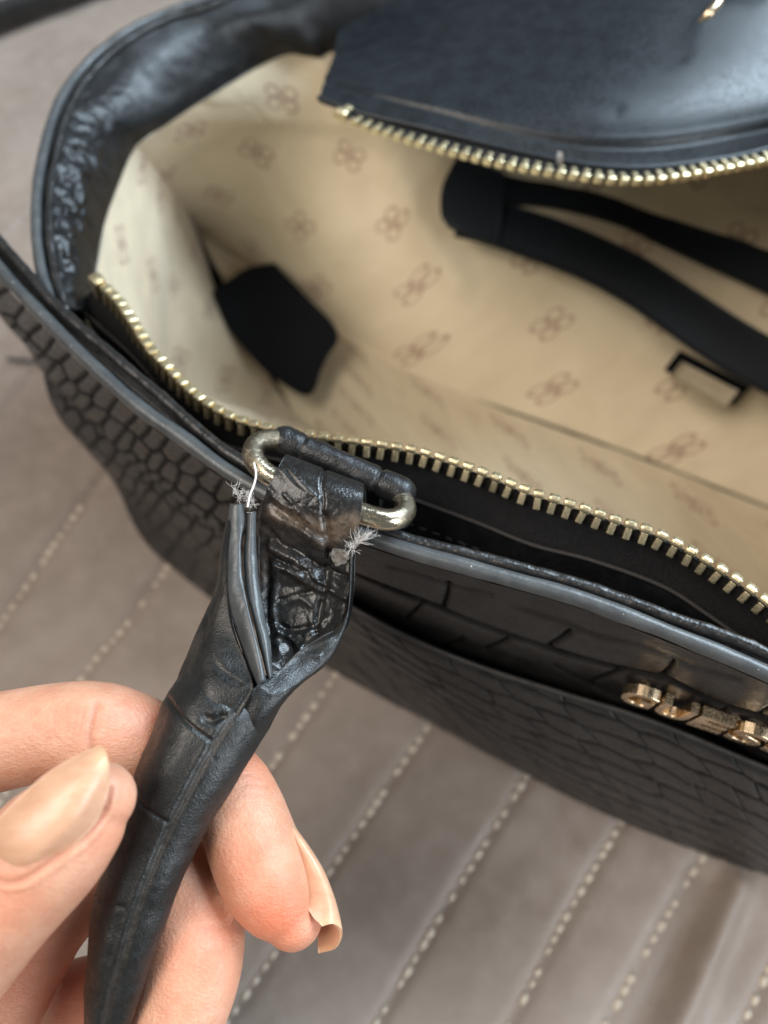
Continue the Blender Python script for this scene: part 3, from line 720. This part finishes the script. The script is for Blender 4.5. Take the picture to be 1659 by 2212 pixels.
# ------------------------------------------------------------------ ring
rp = [(650, 968, 15.95), (600, 950, 15.85), (562, 955, 15.7), (546, 978, 15.45), (560, 1008, 15.25), (600, 1036, 15.2), (690, 1075, 15.1), (780, 1108, 15.05), (832, 1122, 15.05), (866, 1116, 15.2), (876, 1096, 15.45), (858, 1068, 15.7), (800, 1035, 15.8), (720, 1000, 15.9)]
rc = crom(np.array([W(*p) for p in rp]), 160, closed=True)
rcl = np.concatenate([rc, rc[:1]])
G = tube_grid(rcl[:-1], .218, 22, cap=False)
# close the loop on its own start ring (frames drift a little, so match the seam by nearest shift)
sh = min(range(22), key=lambda k: np.linalg.norm(np.roll(G[0], k, 0)-(2*G[-1]-G[-2])))
F = grid_faces(160, 22, 0, True, True)
for j in range(22):
    k = (j+1) % 22; F.append((159*22+j, (j-sh) % 22, (k-sh) % 22, 159*22+k)[::-1][::-1])
q, _ = proj(G); wear = np.clip(1.15-np.minimum(np.abs(q[..., 0]-540), np.abs(q[..., 0]-885))/34.0, 0, 1)
wear = np.maximum(wear, np.clip((1000-q[..., 1])/30, 0, 1)*(q[..., 0] < 620))
RING = mesh_obj('metal_ring', G.reshape(-1, 3), F, M_RING, attrs={'wear': wear.ravel()})
tag(RING, 'tarnished oval gold ring joining the torn handle to the bag', 'ring')

# ------------------------------------------------------------------ torn handle
HAN = thing('torn_handle', 'torn black rolled leather handle pinched between the fingers', 'handle', W(300, 1800, 13.6))
c7 = lambda pts: [(439+.2976*x, 878+.2976*y) for x, y in pts]
ridge = [(c7(p), w, h) for p, w, h in [
    ([(470, 590), (560, 690), (680, 760), (780, 840)], 7, .045), ([(590, 640), (680, 730), (770, 820)], 5, .03),
    ([(500, 790), (640, 850), (800, 950), (860, 1000)], 9, .05), ([(480, 1020), (600, 1060), (720, 1120)], 9, .07),
    ([(520, 1150), (640, 1200), (760, 1280), (860, 1340)], 8, .07), ([(690, 1150), (780, 1210), (870, 1290)], 7, .06),
    ([(540, 1200), (520, 1350), (500, 1480), (540, 1640)], 8, .05), ([(740, 1660), (850, 1600), (900, 1540)], 6, .04),
    ([(940, 1330), (1000, 1370), (1050, 1400)], 7, .05), ([(560, 1640), (650, 1700), (700, 1760)], 8, .05),
    ([(600, 420), (720, 560), (800, 640), (840, 680)], 4, .02), ([(560, 440), (650, 560), (760, 640)], 4, .014)]]
groove = [(c7(p), w, h) for p, w, h in [
    ([(890, 440), (860, 560), (870, 680), (860, 760)], 4.5, -.045), ([(880, 800), (910, 1000), (890, 1200), (870, 1320), (840, 1480), (820, 1640)], 8, -.10),
    ([(480, 700), (560, 760), (700, 860), (860, 940)], 7, -.05), ([(480, 900), (560, 1010), (720, 1090), (860, 1180)], 9, -.09),
    ([(500, 1090), (620, 1150), (760, 1200)], 6, -.07), ([(560, 1400), (680, 1370), (800, 1340)], 5, -.05),
    ([(520, 1560), (640, 1620), (780, 1600)], 7, -.05), ([(900, 1180), (1000, 1220), (1070, 1240)], 5, -.05), ([(900, 1060), (980, 1110), (1080, 1110)], 5, -.04),
    ([(450, 960), (470, 1200), (470, 1500), (500, 1800)], 9, -.08), ([(490, 620), (620, 720), (700, 700)], 3, -.015), ([(830, 640), (760, 720), (840, 760)], 3, -.012)]]
rows = [[(628, 1030, 15.75), (676, 1052, 15.75), (735, 1076, 15.7), (792, 1096, 15.65)],
        [(632, 995, 15.55), (684, 1012, 15.5), (740, 1034, 15.45), (790, 1056, 15.4)],
        [(618, 982, 15.18), (676, 1006, 15.10), (735, 1028, 15.06), (786, 1046, 15.05)],
        [(600, 1012, 14.90), (665, 1036, 14.80), (730, 1058, 14.74), (785, 1074, 14.76)],
        [(580, 1052, 14.86), (650, 1080, 14.70), (722, 1106, 14.66), (779, 1118, 14.72)],
        [(566, 1092, 14.98), (640, 1124, 14.84), (714, 1152, 14.82), (771, 1166, 14.82)],
        [(560, 1140, 15.22), (632, 1176, 15.04), (705, 1198, 14.98), (763, 1206, 14.84)],
        [(560, 1205, 15.35), (628, 1230, 15.18), (700, 1245, 15.10), (759, 1252, 14.80)],
        [(564, 1280, 15.32), (630, 1296, 15.22), (698, 1305, 15.10), (752, 1305, 14.74)],
        [(574, 1350, 15.15), (632, 1358, 15.14), (688, 1362, 14.98), (736, 1352, 14.66)],
        [(584, 1410, 14.85), (626, 1412, 14.92), (664, 1408, 14.80), (700, 1386, 14.58)],
        [(590, 1458, 14.55), (606, 1458, 14.62), (626, 1448, 14.58), (652, 1412, 14.50)]]
gi = surf(np.array([[W(*p) for p in r] for r in rows]), 190, 110)
def inner_d(P, N):
    q, _ = proj(P)
    rough_ = np.clip((q[..., 1]-1085)/60, 0, 1)
    return creases(P, ridge)+creases(P, groove)+rough_*.035*(1-2*np.abs(fbm(P*1.7, 3)))+rough_*.009*fbm(P*9, 3)+.005*(1-rough_)*fbm(P*7, 3)
def inner_w(P):
    q, _ = proj(P)
    w = np.exp(-(seg_dist(q, c7([(520, 760), (700, 830), (900, 880), (1080, 820)]))/17)**2)+.7*np.exp(-(seg_dist(q, c7([(880, 960), (1000, 930), (1080, 880)]))/18)**2)
    return np.clip(w+.5*np.exp(-(seg_dist(q, c7([(400, 800), (470, 1000), (440, 1250)]))/10)**2)+.15*np.clip(fbm(P*3, 3), 0, 1)*(q[..., 1] > 1090), 0, 1)
sheet('strap_end', gi, M_INNER, HAN, .13, disp=inner_d, attrs={'wear': inner_w})
# the two plies along the left of the tear, seen on their painted edges
def strip(name, L, R, dep, mat, back=.55, dl=.0):
    n = 70
    l, r = crom(np.array(L, float), n), crom(np.array(R, float), n)
    d = np.interp(np.linspace(0, 1, n), np.linspace(0, 1, len(dep)), dep)
    rws = []
    for i in range(n):
        a, b, m = l[i], r[i], (l[i]+r[i])/2
        rws.append([W(a[0]+4, a[1], d[i]+back), W(a[0]-1, a[1], d[i]+.16), W(a[0]+1, a[1], d[i]+.03), W(m[0], m[1], d[i]-.04), W(b[0]-1, b[1], d[i]+.02), W(b[0]+1, b[1], d[i]+.15), W(b[0]-3, b[1], d[i]+back)])
    P = np.array([crom(np.array(x), 30) for x in rws])
    return sheet(name, P, mat, HAN, .05, disp=lambda P, N: .012*fbm(P*2.2, 3))
strip('torn_ply_edge', [(499, 1088), (492, 1146), (486, 1235), (488, 1285), (508, 1356), (536, 1440), (556, 1478)], [(525, 1088), (527, 1131), (520, 1180), (523, 1250), (532, 1297), (553, 1384), (575, 1470)], [14.75, 14.7, 14.52, 14.32, 14.1, 13.75, 13.45], M_EDGE)
strip('torn_ply_edge', [(534, 1108), (531, 1146), (528, 1200), (531, 1265), (541, 1310), (561, 1390), (578, 1462)], [(553, 1104), (552, 1146), (554, 1205), (559, 1268), (571, 1328), (581, 1390), (589, 1462)], [14.82, 14.78, 14.64, 14.44, 14.22, 13.92, 13.6], M_EDGE)
# left outer shell from the tear down into the tube
ls = [[(494, 1100, 15.4), (492, 1098, 15.1), (494, 1096, 14.9), (502, 1096, 14.78)],
      [(486, 1190, 15.2), (478, 1190, 14.9), (480, 1192, 14.68), (490, 1192, 14.56)],
      [(474, 1265, 15.0), (466, 1268, 14.72), (474, 1272, 14.42), (490, 1275, 14.30)],
      [(450, 1330, 14.9), (438, 1335, 14.55), (460, 1350, 14.12), (500, 1352, 14.02)],
      [(425, 1395, 14.8), (408, 1402, 14.38), (450, 1425, 13.72), (534, 1440, 13.66)],
      [(400, 1455, 14.7), (386, 1462, 14.22), (440, 1490, 13.44), (545, 1490, 13.38)],
      [(382, 1520, 14.6), (368, 1528, 14.25), (425, 1555, 13.38), (512, 1555, 13.34)],
      [(370, 1560, 14.6), (362, 1570, 14.30), (405, 1600, 13.42), (480, 1600, 13.40)]]
hgr = [([(364, 1508), (385, 1540), (415, 1570), (452, 1597)], 4.5, -.045), ([(452, 1597), (462, 1640)], 3.5, -.02), ([(285, 1690), (300, 1728), (330, 1758), (360, 1775)], 4.0, -.035), ([(204, 1932), (225, 1952), (266, 1960)], 4.0, -.03),
       ([(447, 1330), (440, 1385), (470, 1440), (520, 1475)], 4.5, -.03), ([(478, 1270), (455, 1330)], 4, -.02), ([(360, 1775), (352, 1830)], 3, -.015)]
seamline = [(545, 1486), (505, 1545), (455, 1624), (405, 1718), (355, 1818), (310, 1930), (275, 2040), (245, 2140), (220, 2240)]
hgr.append((seamline, 6.0, -.04)); hgr.append(([(x-15, y-6) for x, y in seamline[1:]], 7, .022))
hole = [([(447, 1552), (462, 1556), (480, 1548)], 9, -.10)]
sheet('torn_shell', surf(np.array([[W(*p) for p in r] for r in ls]), 90, 60), M_HANDLE, HAN, .12, disp=lambda P, N: creases(P, hgr)+.014*fbm(P*1.6, 3), attrs={'wear': lambda P: .25*np.clip(fbm(P*2, 3), 0, 1)})
# right lip that curls round from the strap end into the tube
rl = [[(753, 1186, 14.86), (758, 1186, 14.80), (765, 1188, 14.86), (764, 1190, 15.1)],
      [(752, 1262, 14.80), (757, 1256, 14.73), (762, 1252, 14.82), (760, 1256, 15.1)],
      [(746, 1322, 14.74), (752, 1318, 14.66), (757, 1306, 14.76), (752, 1306, 15.1)],
      [(728, 1358, 14.62), (738, 1364, 14.50), (746, 1356, 14.62), (740, 1350, 15.0)],
      [(700, 1372, 14.48), (712, 1396, 14.32), (727, 1404, 14.44), (722, 1400, 14.9)],
      [(660, 1398, 14.34), (676, 1430, 14.16), (697, 1440, 14.28), (692, 1440, 14.8)],
      [(624, 1428, 14.08), (640, 1466, 13.90), (656, 1472, 14.04), (652, 1474, 14.7)],
      [(592, 1458, 13.80), (604, 1494, 13.62), (624, 1502, 13.82), (620, 1506, 14.6)],
      [(556, 1480, 13.52), (575, 1528, 13.46), (598, 1536, 13.74), (594, 1542, 14.5)],
      [(530, 1510, 13.44), (548, 1570, 13.45), (572, 1580, 13.76), (566, 1584, 14.4)],
      [(505, 1550, 13.54), (522, 1615, 13.58), (543, 1622, 13.86), (538, 1626, 14.3)]]
def lip_d(P, N):
    return .015*fbm(P*1.7, 3)+creases(P, [([(748, 1330), (720, 1375), (660, 1402), (600, 1446)], 5, .022), ([(640, 1412), (690, 1418)], 6, .03), ([(560, 1482), (590, 1500)], 8, .02)])
sheet('torn_lip', surf(np.array([[W(*p) for p in r] for r in rl]), 130, 40), M_HANDLE, HAN, .10, disp=lip_d, attrs={'wear': lambda P: .2*np.exp(-(seg_dist(proj(P)[0], [(736, 1352), (700, 1370), (600, 1446)])/6)**2)})
# rolled tube below the tear
ST = [((408, 1402), (545, 1470), (640, 1480), 14.40), ((362, 1505), (508, 1545), (594, 1545), 14.15), ((316, 1612), (456, 1622), (540, 1636), 13.85), ((273, 1720), (406, 1716), (488, 1722), 13.6),
      ((238, 1830), (356, 1816), (434, 1816), 13.4), ((207, 1935), (311, 1930), (392, 1906), 13.25), ((192, 2040), (276, 2040), (352, 2010), 13.15), ((185, 2140), (246, 2140), (316, 2112), 13.1),
      ((182, 2235), (222, 2235), (284, 2215), 13.1), ((188, 2350), (222, 2350), (270, 2330), 13.3), ((205, 2480), (240, 2480), (290, 2460), 13.8)]
sec = []
for L, S, R, d in ST:
    L, S, R = np.array(L, float), np.array(S, float), np.array(R, float)
    if L[1] < 1410:
        m_ = (L+R)/2; L, S, R = m_+(L-m_)*.8, m_+(S-m_)*.8, m_+(R-m_)*.8
    h = np.linalg.norm(R-L)/FPX*d*.5*(.8 if d > 14.3 else 1)
    a = L+(S-L)*.38; b = S+(R-S)*.5; k = L+(R-L)*.5; k2 = L+(R-L)*.82; k3 = L+(R-L)*.18
    sec.append([W(*L, d), W(*(L+(S-L)*.10), d-.50*h), W(*a, d-.84*h), W(*(L+(S-L)*.72), d-.90*h), W(*S, d-.82*h), W(*b, d-.66*h), W(*(S+(R-S)*.9), d-.36*h), W(*R, d-.05*h), W(*k2, d+.6*h), W(*k, d+.86*h), W(*k3, d+.62*h)])
sec = np.array(sec)
nl, nsz = 300, 110
A = crom(sec, nl); G = np.array([crom(r, nsz, closed=True) for r in A])
N = normals(np.concatenate([G, G[:, :1]], 1))[:, :nsz]; cen = G.mean(1, keepdims=True)
if np.mean(np.sum(N*(G-cen), -1)) < 0: N = -N
q, dep = proj(G); frontm = (np.sum(N*(CAMP-G), -1) > 0)
hh = creases(G, hgr+hole)*frontm+.012*fbm(G*2.2, 3)+.003*fbm(G*np.array([9, 9, 9]), 2)
hh += .02*fbm(G*np.array([1.2, 1.2, 1.2])+5, 2)
G2 = G+N*hh[..., None]
wr = np.exp(-(seg_dist(q, seamline)/9)**2)*.25+.9*np.exp(-(np.linalg.norm(q-np.array([449, 1553]), axis=-1)/7)**2)
F = grid_faces(nl, nsz, 0, False, True); c0 = G[5, 0]
TUBE = mesh_obj('rolled_tube', G2.reshape(-1, 3), F+[tuple(range(nsz)), tuple((nl-1)*nsz+i for i in range(nsz))], M_HANDLE, HAN, attrs={'wear': np.clip(wr, 0, 1).ravel()}, uv=np.stack([q[..., 0]*0, q[..., 1]*0], -1).reshape(-1, 2))
bm = bmesh.new(); bm.from_mesh(TUBE.data); bmesh.ops.recalc_face_normals(bm, faces=bm.faces); bm.to_mesh(TUBE.data); bm.free()
# torn threads, fluff and dried glue
def hairs(name, specs, rad, mat, parent):
    V, F = [], []
    for pts in specs:
        C = crom(np.array(pts), 9); v, f, _ = tube_mesh(C, np.linspace(rad, rad*.5, 9), 4, cap=False)
        o = len(V); V += list(v); F += [tuple(i+o for i in x) for x in f]
    o = mesh_obj(name, V, F, mat, parent); o['kind'] = 'stuff'; return o
def tuft(cx, cy, d, n, rx, ry, ln, dirn=None, curl=.5):
    out = []
    for _ in range(n):
        p = W(cx+RNG.normal(0, rx), cy+RNG.normal(0, ry), d+RNG.normal(0, .04)); v = RNG.normal(0, 1, 3)
        if dirn is not None: v = v*.45+np.array(dirn)
        v = nz(v)*ln*RNG.uniform(.4, 1.2); pts = [p]
        for k in range(3): v = v+RNG.normal(0, 1, 3)*ln*curl; pts.append(pts[-1]+nz(v)*ln*.33)
        out.append(pts)
    return out
dR = nz(W(805, 1140, 14.6)-W(765, 1175, 14.75))
hairs('frayed_fluff', tuft(522, 1068, 14.72, 50, 9, 5, .13, None, .9)+tuft(541, 1082, 14.75, 40, 4, 9, .12, None, .9)+tuft(512, 1060, 14.72, 9, 8, 5, .24, nz(W(500, 1030, 14.7)-W(520, 1070, 14.7)), .5), .0032, M_THREAD, HAN)
hairs('frayed_tuft', tuft(772, 1172, 14.72, 55, 5, 4, .30, dR*1.6, .2)+tuft(788, 1160, 14.68, 26, 7, 4, .22, dR*1.3, .25)+tuft(760, 1182, 14.72, 50, 7, 6, .13, None, .7), .0032, M_THREAD, HAN)
tube('loose_thread', crom(np.array([W(549, 1001, 15.0), W(553, 1024, 14.85), W(549, 1046, 14.8), W(540, 1070, 14.75), W(535, 1094, 14.7)]), 30), .022, M_THREAD, HAN, 8)
gl = surf(np.array([[W(718, 1186, 14.86), W(735, 1186, 14.84), W(752, 1192, 14.80)], [W(714, 1204, 14.90), W(735, 1206, 14.86), W(755, 1206, 14.80)], [W(724, 1220, 14.92), W(733, 1222, 14.88), W(742, 1214, 14.84)]]), 30, 30)
sheet('glue_residue', gl, M_GLUE, HAN, .05, disp=lambda P, N: .05*fbm(P*9, 4))
def lint(cx, cy, d, r, seed, name, mat):
    bm = bmesh.new(); bmesh.ops.create_icosphere(bm, subdivisions=3, radius=r)
    P = np.array([v.co[:] for v in bm.verts]); P = P*(1+.5*fbm(P*14+seed, 3))[:, None]*np.array([1.3, 1, .6])+W(cx, cy, d)
    F = [[v.index for v in f.verts] for f in bm.faces]; bm.free(); return mesh_obj(name, P, F, mat, HAN)
lint(444, 1553, 13.52, .07, 2, 'lint_speck', plain('grey_lint', (.22, .2, .23), .7))

# ------------------------------------------------------------------ hand
def finger(pts, n=60):
    A = np.array([[*W(x, y, d), r] for x, y, d, r in pts]); C = resample(A, n)
    return C[:, :3], C[:, 3]
CH = [
 [(-330, 1760, 14.9, 1.05), (-160, 1650, 14.5, .96), (-30, 1608, 14.4, .92), (110, 1582, 14.45, .90), (215, 1582, 14.5, .93), (320, 1612, 14.75, .86), (420, 1652, 14.85, .80), (490, 1700, 14.7, .80), (524, 1762, 14.4, .82), (551, 1838, 14.1, .84), (580, 1905, 13.94, .825), (612, 1958, 13.88, .70), (632, 1985, 13.86, .54)],
 [(-420, 2420, 12.9, 1.3), (-250, 2240, 12.4, 1.12), (-120, 2090, 12.1, 1.0), (-10, 1955, 11.95, .96), (80, 1855, 11.92, .95), (140, 1795, 11.95, .88), (192, 1748, 12.02, .72), (216, 1724, 12.06, .56)],
 [(-260, 2500, 14.6, 1.15), (-130, 2360, 14.6, 1.0), (-30, 2200, 14.6, .95), (40, 2070, 14.65, .92), (108, 1965, 14.75, .9), (190, 1895, 14.95, .88), (290, 1868, 15.0, .84), (372, 1895, 14.75, .83), (418, 1968, 14.4, .86), (426, 2055, 14.0, .86), (402, 2160, 13.7, .82), (362, 2260, 13.5, .74), (335, 2330, 13.45, .6)],
 [(-160, 2640, 15.3, 1.1), (-40, 2420, 15.4, .95), (50, 2270, 15.4, .9), (140, 2185, 15.5, .88), (240, 2165, 15.6, .84), (330, 2220, 15.4, .82), (360, 2320, 14.9, .78), (330, 2420, 14.6, .6)],
 [(-60, 2760, 16.2, .9), (60, 2540, 16.4, .82), (150, 2430, 16.5, .78), (250, 2420, 16.4, .74), (300, 2500, 16.0, .62)],
 [(-360, 1800, 14.9, 1.15), (-400, 2100, 14.4, 1.5), (-360, 2500, 14.2, 1.5)],
 [(-270, 2500, 14.8, 1.2), (-420, 2560, 14.6, 1.5)], [(-170, 2640, 15.3, 1.15), (-380, 2700, 15, 1.5)], [(-70, 2760, 16.1, .95), (-320, 2860, 15.5, 1.3)],
 [(-420, 2420, 12.9, 1.3), (-420, 2560, 13.8, 1.5), (-400, 2700, 14.5, 1.5)],
]
V, F = [], []
for pts in CH:
    P, r = finger(pts); v, f, _ = tube_mesh(P, r, 28, 1.0); o = len(V); V += list(v); F += [tuple(i+o for i in x) for x in f]
# palm, wrist and forearm, out of the frame at the lower left
pa = W(-400, 2450, 14.4); wr_ = pa+np.array([-3.2, -4.6, -.8]); fa = wr_+np.array([-5, -9, -1])
A = np.array([[*pa, 1.9], [*(pa*.5+wr_*.5), 2.2], [*wr_, 2.1], [*(wr_*.6+fa*.4), 2.4], [*fa, 2.8]])
C = resample(A, 50); v, f, _ = tube_mesh(C[:, :3], C[:, 3], 30, 1.25); o = len(V); V += list(v); F += [tuple(i+o for i in x) for x in f]
tmp = mesh_obj('tmp', V, F, None)
md = tmp.modifiers.new('r', 'REMESH'); md.mode = 'VOXEL'; md.voxel_size = .055*CM; md.use_smooth_shade = True
sm = tmp.modifiers.new('s', 'SMOOTH'); sm.factor = .5; sm.iterations = 7
bpy.context.view_layer.update()
me = bpy.data.meshes.new_from_object(tmp.evaluated_get(bpy.context.evaluated_depsgraph_get())); bpy.data.objects.remove(tmp)
n = len(me.vertices); co = np.zeros(n*3, np.float32); me.vertices.foreach_get('co', co); P = co.reshape(-1, 3).astype(float)/CM
no = np.zeros(n*3, np.float32); me.vertices.foreach_get('normal', no); N = no.reshape(-1, 3)
q, dep = proj(P); fm = np.sum(N*(CAMP-P), -1) > 0
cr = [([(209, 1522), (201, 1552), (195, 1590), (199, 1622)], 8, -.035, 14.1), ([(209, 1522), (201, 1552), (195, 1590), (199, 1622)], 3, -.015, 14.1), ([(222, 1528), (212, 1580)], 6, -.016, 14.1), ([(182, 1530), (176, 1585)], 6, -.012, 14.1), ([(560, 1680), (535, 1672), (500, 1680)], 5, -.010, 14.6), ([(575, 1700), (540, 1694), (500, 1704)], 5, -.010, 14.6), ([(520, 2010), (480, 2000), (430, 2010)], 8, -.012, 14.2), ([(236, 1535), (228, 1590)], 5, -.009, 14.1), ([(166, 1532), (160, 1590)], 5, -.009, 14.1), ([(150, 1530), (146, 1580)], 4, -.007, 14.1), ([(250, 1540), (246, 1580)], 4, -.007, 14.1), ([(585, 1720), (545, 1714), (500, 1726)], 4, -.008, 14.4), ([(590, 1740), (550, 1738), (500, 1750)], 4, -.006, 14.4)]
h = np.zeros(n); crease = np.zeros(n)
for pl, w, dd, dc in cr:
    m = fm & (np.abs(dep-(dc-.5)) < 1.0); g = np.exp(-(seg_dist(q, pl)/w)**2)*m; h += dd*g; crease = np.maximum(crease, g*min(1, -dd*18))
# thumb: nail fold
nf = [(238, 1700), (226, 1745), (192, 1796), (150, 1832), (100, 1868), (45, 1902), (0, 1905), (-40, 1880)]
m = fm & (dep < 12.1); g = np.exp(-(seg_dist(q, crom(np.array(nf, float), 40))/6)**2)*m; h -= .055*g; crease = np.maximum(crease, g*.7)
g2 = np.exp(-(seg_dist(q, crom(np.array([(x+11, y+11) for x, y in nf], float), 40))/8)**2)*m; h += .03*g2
h += .010*fbm(P*1.3, 3)
P2 = P+N*h[:, None]; me.vertices.foreach_set('co', (P2*CM).astype(np.float32).ravel())
red = np.zeros(n)
for (x, y, d), r, k in [((600, 1960, 13.5), .75, 1.0), ((545, 1865, 13.3), .6, .6), ((560, 1640, 14.5), .6, .45), ((450, 2060, 13.2), .9, .45), ((330, 1540, 14.2), .8, .35), ((150, 2120, 14.6), 1.2, .7), ((60, 2060, 13.8), .9, .5), ((230, 1800, 11.6), .5, .3), ((-20, 1930, 11.1), .6, .4)]:
    red = np.maximum(red, k*np.exp(-(np.linalg.norm(P-W(x, y, d), axis=1)/r)**2))
for nm, a in (('red', red), ('crease', crease)):
    at = me.attributes.new(nm, 'FLOAT', 'POINT'); at.data.foreach_set('value', a.astype(np.float32))
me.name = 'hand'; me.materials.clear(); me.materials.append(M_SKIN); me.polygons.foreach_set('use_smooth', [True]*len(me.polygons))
HAND = bpy.data.objects.new('hand', me); COL.objects.link(HAND)
tag(HAND, 'left hand with peach nails pinching the torn handle', 'hand')
def nail_sheet(ctrl, thick, nr=60, nc=36, tipw=.22):
    Pn = surf(np.array([[W(*p) for p in r] for r in ctrl]), nr, nc)
    w = np.clip((np.linspace(0, 1, nr)-(1-tipw))/.08, 0, 1)[:, None]*np.ones((1, nc))
    return sheet('fingernail', Pn, M_NAIL, HAND, thick, attrs={'wear': w})
tn = [[(-46, 1850, 11.36), (-30, 1868, 11.22), (-8, 1888, 11.15), (16, 1901, 11.14), (44, 1899, 11.22)],
      [(-20, 1790, 11.28), (6, 1812, 11.06), (36, 1836, 10.96), (70, 1856, 10.97), (108, 1864, 11.22)],
      [(40, 1724, 11.34), (66, 1750, 11.09), (98, 1776, 10.97), (132, 1800, 10.99), (164, 1824, 11.28)],
      [(104, 1668, 11.44), (124, 1692, 11.20), (150, 1718, 11.07), (178, 1746, 11.10), (209, 1775, 11.42)],
      [(168, 1630, 11.56), (180, 1646, 11.36), (196, 1668, 11.24), (212, 1694, 11.26), (230, 1726, 11.44)],
      [(218, 1609, 11.66), (226, 1616, 11.52), (232, 1634, 11.42), (236, 1660, 11.42), (237, 1690, 11.54)]]
nail_sheet(tn, .05, tipw=.16)
inl = [[(606, 1784, 14.15), (618, 1777, 14.08), (632, 1780, 14.14), (642, 1792, 14.35), (640, 1804, 14.6)],
       [(622, 1836, 13.98), (646, 1818, 13.84), (664, 1822, 13.98), (670, 1840, 14.30), (660, 1856, 14.6)],
       [(642, 1894, 13.78), (678, 1868, 13.66), (698, 1876, 13.86), (700, 1900, 14.22), (684, 1922, 14.5)],
       [(658, 1948, 13.62), (701, 1917, 13.55), (721, 1932, 13.80), (716, 1960, 14.16), (690, 1984, 14.4)],
       [(677, 1982, 13.46), (714, 1956, 13.49), (733, 1974, 13.74), (724, 2006, 14.08), (690, 2028, 14.3)],
       [(690, 1994, 13.39), (719, 1984, 13.47), (739, 2004, 13.70), (727, 2036, 14.00), (690, 2050, 14.2)],
       [(695, 2001, 13.39), (721, 1996, 13.46), (740, 2015, 13.68), (726, 2048, 13.97), (691, 2058, 14.18)]]
nail_sheet(inl, .045, tipw=.24)

# ------------------------------------------------------------------ small things round the bag
bt_ = [(18, 776), (40, 778), (60, 779), (84, 784), (110, 792)]
C = crom(np.array([Wz(x, y, .16) for x, y in bt_]), 30)
tag(tube('loose_thread', C, np.linspace(.10, .06, 30), M_DARKTHREAD, None, 8), 'short black thread lying on the bedspread beside the bag', 'thread')
rp_ = Wz(26, 694, .08); tag(tube('red_lint', np.array([rp_, rp_+[.12, .05, .03], rp_+[.2, .16, 0]]), [.05, .06, .04], M_RED, None, 8, disp=lambda G: .03*fbm(G*20, 2)), 'tiny red speck of lint on the bedspread', 'lint')
C = resample(np.array([Wz(-200, 120, .9), Wz(-40, 48, .95), Wz(80, 6, 1.0), Wz(220, -45, 1.0), Wz(420, -110, 1.0), Wz(800, -200, .9)]), 120)
tag(tube('bag_strap', C, .85, M_TRIM, None, 24, .55, disp=rough_d(.03, .6)), 'black leather strap lying on the bedspread behind the bag', 'strap')
# hook of gold hardware above the rear flap
hk = crom(np.array([W(1512, 44, 21.6), W(1528, 32, 21.5), W(1545, 14, 21.5), W(1556, -12, 21.6), W(1560, -50, 21.8), W(1580, -90, 22.2), W(1640, -110, 22.6), W(1700, -90, 22.6)]), 80)
HK = mesh_obj('gold_hook', *tube_mesh(hk, np.concatenate([np.linspace(.05, .14, 14), np.full(66, .14)]), 14)[:2], M_GOLD)
tag(HK, 'curved gold hook hanging over the rear flap', 'hook')
